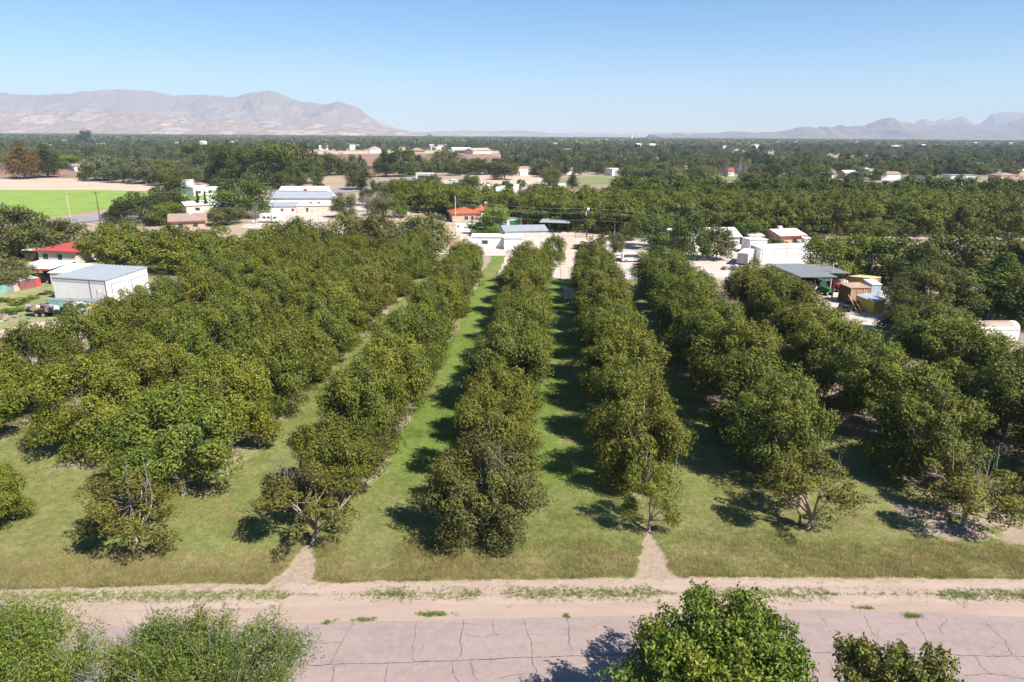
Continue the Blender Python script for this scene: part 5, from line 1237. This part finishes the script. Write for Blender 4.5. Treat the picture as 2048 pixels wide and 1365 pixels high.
def tractor(label, px, ang, mat, cab=False):
    e = empty('tractor', G(*px), ang, label, 'tractor')
    m = MB(); m.prism([(.2, .75), (2.1, .75), (2.15, 1.4), (1.2, 1.55), (.2, 1.6)], -.4, .4); m.build('bonnet', mat, e)
    m = MB(); m.prism([(-1.3, .8), (.2, .7), (.2, 1.2), (-1.2, 1.35)], -.5, .5); m.build('chassis', mat, e)
    if cab:
        m = MB(); m.box(-1.2, -.75, 1.3, .15, .75, 2.5); m.build('cab_glass', M_glass, e); m = MB(); m.box(-1.35, -.85, 2.5, .3, .85, 2.68); m.build('cab_roof', mat, e)
    else:
        m = MB(); m.box(-.9, -.3, 1.35, -.4, .3, 1.5); m.box(-1.0, -.3, 1.5, -.9, .3, 1.95); m.build('seat', M_black, e)
        m = MB(); m.cyl((.3, 0, 1.55), (.0, 0, 1.95), .03, 5); m.cyl((-.02, 0, 1.93), (.0, 0, 1.97), .2, 10); m.build('steering_wheel', M_black, e)
    for s in (-1, 1):
        m = MB(); m.cyl((-.75, s*.55, .8), (-.75, s*1.0, .8), .8, 18); w = m.build('rear_wheel', M_rubber, e); m = MB(); m.cyl((-.75, s*1.0, .8), (-.75, s*1.03, .8), .42, 12); m.build('rim', M_yellow if mat is M_green else M_white, w)
        m = MB(); m.cyl((1.6, s*.5, .42), (1.6, s*.8, .42), .42, 14); m.build('front_wheel', M_rubber, e)
        m = MB(); m.box(-1.4, s*.5-.0 if s > 0 else -1.0, 1.62, -.1, 1.0 if s > 0 else -.5, 1.68); m.build('mudguard', mat, e)
    m = MB(); m.cyl((1.3, .15, 1.5), (1.3, .15, 2.2), .04, 6); m.build('exhaust', M_black, e); return e
tractor('green tractor with cab parked before the open shed', (1642, 589), R(-70), M_green, True)
tractor('red tractor parked right of the lamp pole', (1668, 582), R(-80), M_red)
tractor('small red tractor at the left corner of the open shed', (1604, 592), R(-60), M_fred)
e = empty('spray_tank', G(1623, 588), R(20), 'white round spray tank on a cart inside the shed mouth', 'tank')
m = MB(); m.tube([(-1.2, 0, 1.3), (-1.05, 0, 1.3), (1.05, 0, 1.3), (1.2, 0, 1.3)], [.4, .75, .75, .4], 16); m.build('tank_body', M_white, e, smooth=True)
m = MB(); m.box(-1.3, -.6, .4, 1.3, .6, .55); m.build('cart', M_grayp, e); wheels(e, (0,), .7, .4)
e = empty('spray_tank', G(1690, 580), R(10), 'pale tank trailer right of the red tractor', 'tank')
m = MB(); m.tube([(-1.8, 0, 1.3), (-1.6, 0, 1.3), (1.6, 0, 1.3), (1.8, 0, 1.3)], [.5, .85, .85, .5], 16); m.build('tank_body', M_silver, e, smooth=True)
m = MB(); m.box(-1.9, -.7, .4, 1.9, .7, .5); m.build('cart', M_red, e); wheels(e, (-.5, .5), .8, .4)
junk('implement_pile', 'red and white farm implements beside the lamp pole', G(1654, 584), 12, 1.3, .8, .9, [M_red, M_white, M_fred, M_silver], 'equipment', (.2, .8), 8)
junk('shed_contents', 'boxes and drums stacked inside the machine shed', G(1606, 578), 14, 1.8, 1.6, 1.6, [M_dwood, M_white, M_fred, M_grayp], 'clutter', (.3, .9), 9)

junk('yard_clutter', 'mixed clutter by the fence of the village yard, right of the camper', G(700, 440), 22, 4.5, 2.0, 1.0, JM, 'clutter', (.3, 1.5), 21)
junk('yard_clutter', 'scattered crates and drums beside the tin carport', G(1118, 482), 14, 2.2, 1.6, .8, JM+[M_blue, M_orange], 'clutter', (.3, 1.0), 22)
junk('yard_clutter', 'row of scrap and boxes along the top edge of the yard by the stock trailer', G(1478, 540), 18, 3.5, 1.2, .8, JM, 'clutter', (.3, 1.3), 23)
junk('yard_clutter', 'white and grey scrap under the orchard row edge in the yard', G(1612, 628), 14, 1.4, 3.0, .7, [M_white, M_silver, M_grayp], 'clutter', (.3, 1.3), 24)
junk('yard_clutter', 'piled machinery among the village sheds', G(960, 372), 24, 7, 3.0, 1.6, JM+[M_red], 'clutter', (.5, 2.4), 25)
rail_fence('wire-and-post fence along the dirt road right of the driveway', [(1150, 476), (1330, 482)], 1.2, M_pole, 2, 5)
rail_fence('wire-and-post fence along the far side of the dirt road at right', [(1640, 482), (2060, 491)], 1.2, M_pole, 2, 6)
# sheds round the yard
e, L = house('ochre shed with cream roof behind the plywood shed', 'shed', (1734, 590), (1757, 587), 4.4, 3.0, 'mono', -.4, .1, M_ochre, paint('cream_roof2', (.62, .53, .3), .7), name='shed')
e, L = house('plywood shed with open framed front and rusty roof', 'shed', (1697, 611), (1735, 610), 3.4, 3.0, 'mono', .15, .15, M_pwood, M_rustroof, name='shed')
for x in (.05, L*.33, L*.66, L-.15): m = MB(); m.box(x, -.08, 0, x+.12, -.005, 2.95); m.build('stud', paint('pine_stud', (.6, .42, .27), .8), e)
m = MB(); m.box(-.06, 0, 0, -.005, 3.3, 2.95); m.build('side_wall', M_dwood, e, label='darker side wall')  # darker panel over the left side of the shed
e, L = house('pale blue shed with silver roof right of the plywood shed', 'shed', (1738, 607), (1757, 607), 2.8, 3.3, 'mono', .3, .1, M_blue, M_wroof, wins=[('f', 1.4, 1.4, .6, .8, M_blue)], name='shed')
e, L = house('low shed with grey roof and bright yellow side, half behind a pecan', 'shed', (1745, 630), (1768, 625), 3.2, 2.1, 'mono', .45, .12, M_yellow, M_groof, name='shed')
for i, (dx, r_) in enumerate(((0, .5), (.7, .6), (1.3, .4))):
    c = G(1716, 628); m = MB(); m.tube([(c.x+dx, c.y, 0.03), (c.x+dx-.8, c.y+2.6, 2.6)], .09, 5); o = m.build('leaning_plank', M_pwood); tag(o, ['leftmost long plank leaning on the plywood shed', 'middle long plank leaning on the plywood shed', 'rightmost long plank leaning on the plywood shed'][i], 'plank')
e, L = house('white shed glimpsed under the pecans behind the ochre shed', 'shed', (1718, 556), (1740, 557), 5, 4.0, 'mono', .4, .15, M_white, M_wroof, name='shed')
e, L = house('white barn side showing through the pecans right of the yard', 'barn', (1836, 560), (1868, 562), 7, 5.0, 'gable', 1.4, .2, M_white, M_rustroof, name='barn')
e, L = house('small hut with orange roof and post left of the pine', 'hut', (1896, 614), (1912, 614), 3, 2.4, 'mono', .3, .2, M_stucco, M_orange, name='hut')
# half-round white trailer (Quonset shaped) with junk
e = empty('round_top_trailer', G(1976, 683), R(2), 'white round-topped box trailer with rust on its roof, at the right edge', 'trailer')
Lq, Wq = 6.6, 2.6; prof = [(-Wq/2, .45), (Wq/2, .45), (Wq/2, 2.0)]+[(Wq/2*math.cos(a), 2.0+1.05*math.sin(a)) for a in [R(18*i) for i in range(1, 10)]]+[(-Wq/2, 2.0)]
vs = MB().prism([(y, z) for y, z in prof], -Lq/2, Lq/2, 'x'); vs.build('body', paint('chalky_white', (.72, .69, .66), .6, dirt=.35), e)
m = MB()
for i in range(9):
    a0, a1 = R(18*i+9), R(18*i+24); r0 = 1.012
    if 2 < i < 8: m.slab([(-Lq/2+.4, Wq/2*r0*math.cos(a0), 2+1.07*math.sin(a0)), (Lq/2-.8, Wq/2*r0*math.cos(a0), 2+1.07*math.sin(a0)), (Lq/2-.8, Wq/2*r0*math.cos(a1), 2+1.07*math.sin(a1)), (-Lq/2+.4, Wq/2*r0*math.cos(a1), 2+1.07*math.sin(a1))], .01)
m.build('rusty_top', M_rustroof, e)
m = MB(); m.prism([(y*.97, z-.0) for y, z in prof], -Lq/2-.03, -Lq/2-.004, 'x'); m.build('dark_end', M_black, e)
m = MB(); m.box(-Lq/2, -Wq/2-.02, 1.95, Lq/2, -Wq/2-.004, 2.03); m.box(-.04, -Wq/2-.02, .5, .04, -Wq/2-.005, 1.94); m.build('seam', M_grayp, e); wheels(e, (-.8, .8), 1.2, .4)
junk('machinery_heap', 'jumble of old white and blue machinery under the pine', G(1930, 642), 34, 3.2, 2.2, 1.5, [M_white, M_blue, M_silver, M_dblue, M_white, M_grayp], 'machinery', (.4, 1.7), 12)
car('pickup', 'white and blue old truck parked in the machinery heap', (1962, 640), R(-15), M_white, 'truck')
junk('implement_pile', 'dark red implement lying left of the machinery heap', G(1902, 640), 8, .9, .7, .8, [M_fred, M_red], 'equipment', (.2, 1.0), 14)
junk('scrap_heap', 'orange and grey scrap heap in front of the round-topped trailer', G(1922, 668), 18, 1.8, 1.1, .8, [M_orange, M_wood, M_grayp, M_black], 'scrap', (.3, 1.0), 15)
e = empty('antenna_mast', G(1981, 650), 0, 'white upright pipe with flange beside the round-topped trailer', 'pipe'); m = MB(); m.cyl((0, 0, 0), (0, 0, 2.6), .16, 8); m.build('pipe', M_white, e); m = MB(); m.box(-.3, -.3, .02, 1.6, .3, .35); m.build('foot', M_white, e)

# behind the far orchard
e, L = house('white house with dark gable roof standing behind the far orchard', 'house', (1826, 377), (1852, 377), 10, 5, 'gable', 2.0, .4, M_white, paint('slate_roof', (.05, .055, .07), .6), name='house')
e, L = house('white block with grey roof right of the dark-roofed house', 'building', (1862, 378), (1910, 377), 9, 4.4, 'flat', 0, .2, M_white, M_groof, name='building')
e, L = house('white low building at the right end behind the far orchard', 'building', (1922, 376), (1944, 375), 7, 4.6, 'flat', 0, .3, M_white, M_wroof, doors=[('f', 1, 0, 4, 3)], name='building')
e, L = house('house with open dark porch behind the far orchard', 'house', (1644, 357), (1668, 357), 10, 4, 'gable', 2.5, .8, M_offw, M_shing, doors=[('f', 1, 0, 6, 2.8)], name='house')  # open porch is a near-black door panel, its shade painted on the wall
e, L = house('pink farm house with white gable end above the bare field', 'house', (1034, 350), (1076, 350), 10, 4, 'gable', 1.8, .4, M_stucco, M_shing, name='house')
e, L = house('small white gabled shed in front of the pink farm house', 'shed', (1040, 352), (1056, 352), 5, 3.0, 'gable', 1.4, .3, M_white, M_wroof, name='shed')
e, L = house('red barn at the left of the pink farm house', 'barn', (1030, 349), (1039, 349), 5, 4.5, 'gable', 1.0, .2, M_red, M_fred, name='barn')
e, L = house('white house behind the pasture, left of the bare tree', 'house', (1122, 350), (1158, 350), 9, 3.6, 'hip', 1.6, .6, M_white, M_shing, name='house')
e, L = house('white and pink house with chimney at the back of the pasture', 'house', (1224, 352), (1262, 351), 10, 4.2, 'flat', 0, .2, M_white, M_stucco, parapet=.6, name='house')
e, L = house('small orange-roofed white house among the leafless trees', 'house', (1456, 353), (1468, 353), 7, 3.8, 'gable', 2.2, .4, M_white, M_terra, name='house')
e, L = house('long white open-fronted barn beyond the ploughed red field', 'barn', (906, 307), (942, 307), 16, 6, 'gable', 2.5, 1, M_white, M_wroof, doors=[('f', 2, 0, 18, 4)], name='barn')  # open front drawn as one near-black panel, inner shade in the colour
e, L = house('ranch house with pale brown roof beyond the red field, right of the barn', 'house', (946, 309), (982, 308), 16, 5.5, 'gable', 3, 1, M_offw, M_stucco, name='house')
e, L = house('brown hip-roofed house beyond the red field', 'house', (822, 308), (850, 308), 18, 4.5, 'hip', 4, 1.2, M_stucco, M_shing, name='house')
e, L = house('white house group beyond the left of the red field', 'house', (740, 306), (762, 306), 14, 6, 'hip', 3, 1, M_white, M_stucco, name='house')
e, L = house('tent-like pale green shed in the village behind the pecans', 'shed', (993, 392), (1010, 392), 5, 2.2, 'gable', 2.2, .3, M_white, paint('pale_green_roof', (.45, .52, .46), .5), name='shed')
e, L = house('white box building beside the tent-like green shed', 'building', (1026, 384), (1038, 384), 5, 3.4, 'flat', 0, .1, M_white, M_wroof, name='building')
e, L = house('white house end glimpsed through the young pecans', 'house', (840, 412), (864, 416), 6, 3.4, 'gable', 1.2, .3, M_white, M_wroof, name='house')
e, L = house('long white mobile home in the village behind the young pecans', 'mobile home', (900, 392), (985, 390), 5, 3.0, 'flat', 0, .2, M_white, M_wroof, wins=[('f', 4, 1.2, 1.5, .9), ('f', 12, 1.2, 1.5, .9)], name='mobile_home')
e, L = house('small white shed between the village and the far orchard', 'shed', (940, 408), (962, 408), 5, 3.0, 'gable', .9, .2, M_white, M_wroof, name='shed')
e, L = house('white shed at the left end of the pasture', 'shed', (1118, 386), (1132, 386), 5, 2.6, 'gable', 1.6, .2, M_white, M_wroof, name='shed')
# far houses sprinkled through the valley
FW = [M_white, M_offw, M_white, M_stucco]; FR = [M_wroof, M_shing, M_wroof, M_stucco, M_cement]
HX = [(rnd.uniform(0, 2048), rnd.uniform(287, 303)) for _ in range(60)]+[(30, 292), (110, 300), (216, 286), (330, 284), (392, 283), (430, 290), (500, 288), (590, 287), (700, 300), (860, 300), (1046, 300), (1196, 288), (1212, 288), (1236, 289), (1252, 290), (1290, 290), (1300, 345), (1180, 322), (1120, 310),
      (1590, 292), (1560, 290), (1680, 294), (1692, 296), (1710, 293), (1750, 298), (1780, 298), (1790, 300), (1800, 301), (1860, 297), (1890, 296), (1930, 293), (1950, 294), (1990, 294), (2020, 293), (1740, 356), (1762, 362), (1784, 340), (1812, 340), (1900, 362), (1918, 350), (2000, 364), (1690, 358), (1716, 352), (1940, 340), (2030, 352), (1355, 346), (880, 330), (580, 310), (300, 300), (60, 310)]
fh = 0
for x, y in HX:
    p = G(x, y); 
    if p.y > 2600: y = 284; p = G(x, 288+ (x-1024)*.006); 
    w = rnd.uniform(10, 18); a = PX((p.x+w, p.y, 0)); H = rnd.uniform(3.2, 4.5)*(1+max(0, p.y-500)/900)
    wm_, rm_, rt_ = rnd.choice([('white', M_white), ('cream', M_offw), ('tan', M_stucco)]), rnd.choice([('white-roofed', M_wroof), ('brown-roofed', M_shing), ('grey-roofed', M_groof)]), rnd.choice(['gable', 'gable', 'flat', 'hip'])
    house('small %s %s house with a %s top, scattered among the valley trees' % (wm_[0], rm_[0], {'gable': 'gabled', 'flat': 'flat', 'hip': 'hipped'}[rt_]), 'house', (x, PX(p)[1]), (a[0], PX(p)[1]+rnd.uniform(-.3, .3)*(p.y < 600)), rnd.uniform(8, 12), H, rt_, rnd.uniform(1.2, 2.2), .4, wm_[1], rm_[1], name='house', group='distant valley houses')
wt = empty('water_tower', G(1263, 285), 0, 'slim white tower rising above the far skyline right of centre', 'tower'); hh = AT(1263, 271, wt.location.y).z
m = MB(); m.cyl((0, 0, 0), (0, 0, hh*.8), 3.2, 12); m.build('shaft', M_white, wt); m = MB(); m.tube([(0, 0, hh*.8), (0, 0, hh*.86), (0, 0, hh)], [3.2, 4.2, 3.6], 12); m.build('tank', M_white, wt)

# ------------------------------------------------------------------ poles and wires
def pole(label, x, yb, yt, mat, arm=0, r=.15, trafo=False, lamp=False, cat='utility pole', name='utility_pole', armdir=0.0):
    p = G(x, yb); h = AT(x, yt, p.y).z; e = empty(name, p, armdir, label, cat)
    m = MB(); m.tube([(0, 0, -.1), (0, 0, h)], [r, r*.65], 8); m.build('post', mat, e)
    if arm:
        m = MB(); m.box(-arm, .12, h-.5, arm, .24, h-.36); m.build('crossarm', M_pole, e)
        for q in (-.9, -.35, .35, .9): m = MB(); m.cyl((q*arm, .18, h-.36), (q*arm, .18, h-.14), .05, 6); m.build('insulator', M_silver, e)
    if trafo: m = MB(); m.cyl((-.42, 0, h-2.4), (-.42, 0, h-1.4), .28, 10); m.build('transformer', M_grayp, e); m = MB(); m.box(-.1, -.35, h-.9, .5, -.2, h-.2); m.build('switch_gear', M_white, e)
    if lamp: m = MB(); m.tube([(0, 0, h-.3), (.5, 0, h-.1)], .04, 5); m.build('bracket', M_grayp, e); m = MB(); m.cyl((.5, 0, h-.3), (.5, 0, h), .16, 8); m.build('lamp', M_white, e)
    return Vector((p.x, p.y, h))
A1 = pole('dark wooden utility pole with crossarm at the bend of the side road', 202, 450, 384, M_dwood, 1.3)
A2 = pole('pale utility pole standing against the green field', 143, 446, 386, M_ppole, .7)
A3 = pole('brown wooden pole left of the white rail fence', 251, 486, 429, M_pole, 0)
A4 = pole('white post right of the rail fence', 304, 484, 456, M_white, 0, .12)
A5 = pole('tall pale wooden pole in front of the tiled house', 912, 494, 393, M_ppole, 0)
B1 = pole('dark pole with transformer beside the driveway', 1173, 478, 414, M_dwood, .5, trafo=True)
B2 = pole('brown utility pole with crossarm behind the peach house', 1572, 464, 407, M_pole, 1.2)
B3 = pole('leaning brown pole right of the two slender cypresses', 1715, 466, 411, M_pole, 0)
B4 = pole('dark pole against the far orchard at the right', 1997, 474, 450, M_dwood, 0)
B5 = pole('dark short pole on the dirt road, right of the driveway', 1229, 470, 446, M_ppole, 0, .1)
pole('weathered lamp pole in front of the machine shed', 1659, 584, 526, M_ppole, 0, .16, lamp=True, cat='lamp pole', name='lamp_pole')
pole('brown trunk-like pole under the yellow-green tree', 1692, 566, 533, M_pole, 0, .16)
pole('short lamp post at the workshop front', 198, 611, 580, M_grayp, 0, .09, lamp=True, cat='lamp post', name='lamp_post')
pole('white post with panel by the tin carport', 1130, 492, 470, M_white, 0, .09)
for i, (x, yb, yt) in enumerate(((548, 402, 380), (612, 400, 372), (640, 392, 362), (736, 378, 350), (750, 398, 366), (833, 412, 372), (1000, 394, 368), (585, 412, 384))):
    pole('thin dark pole in the village yards', x, yb, yt, M_dwood, .6 if i % 2 else 0, .14, name='utility_pole')['dummy'] if False else None
def wire(a, b, sag, label, r=.024, n=22):
    pts = [a.lerp(b, i/n)-Vector((0, 0, sag*4*(i/n)*(1-i/n))) for i in range(n+1)]
    m = MB(); m.tube(pts, r, 4, False); o = m.build('power_line', paint('wire', (.26, .26, .26), .5)); tag(o, label, 'wire', 'overhead wires')
V = Vector
far_r = AT(2300, 448, 190); far_l = AT(400, 400, 200)
for dz, nm in ((0, 'topmost'), (-1.0, 'second'), (-1.4, 'third'), (-3.2, 'lowest')):
    wire(A5+V((0, 0, dz-.6)), B1+V((0, 0, dz-.4)), .9, '%s wire from the pale pole to the transformer pole' % nm)
    wire(B1+V((0, 0, dz-.4)), B2+V((0, 0, dz-.5)), 1.6, '%s wire from the transformer pole to the brown crossarm pole' % nm)
wire(B2+V((0, 0, -3.4)), B3+V((0, 0, -4.0)), .4, 'wire from the brown crossarm pole to the leaning pole')
wire(B3+V((0, 0, -4.0)), B4+V((0, 0, -.6)), .5, 'wire from the leaning pole to the dark right pole')
wire(B4+V((0, 0, -.6)), V((B4.x+60, B4.y-4, B4.z)), .5, 'wire running out of the right edge of the picture')
wire(A2+V((0, 0, -.5)), A1+V((0, 0, -.5)), .5, 'wire between the two poles before the green field')
wire(A2+V((0, 0, -4.5)), V((A2.x-60, A2.y-16, A2.z-5)), .7, 'wire leading left from the pale field pole')
wire(A1+V((0, 0, -.5)), V((A1.x+70, A1.y+45, A1.z)), .8, 'wire leading right from the dark pole at the bend')
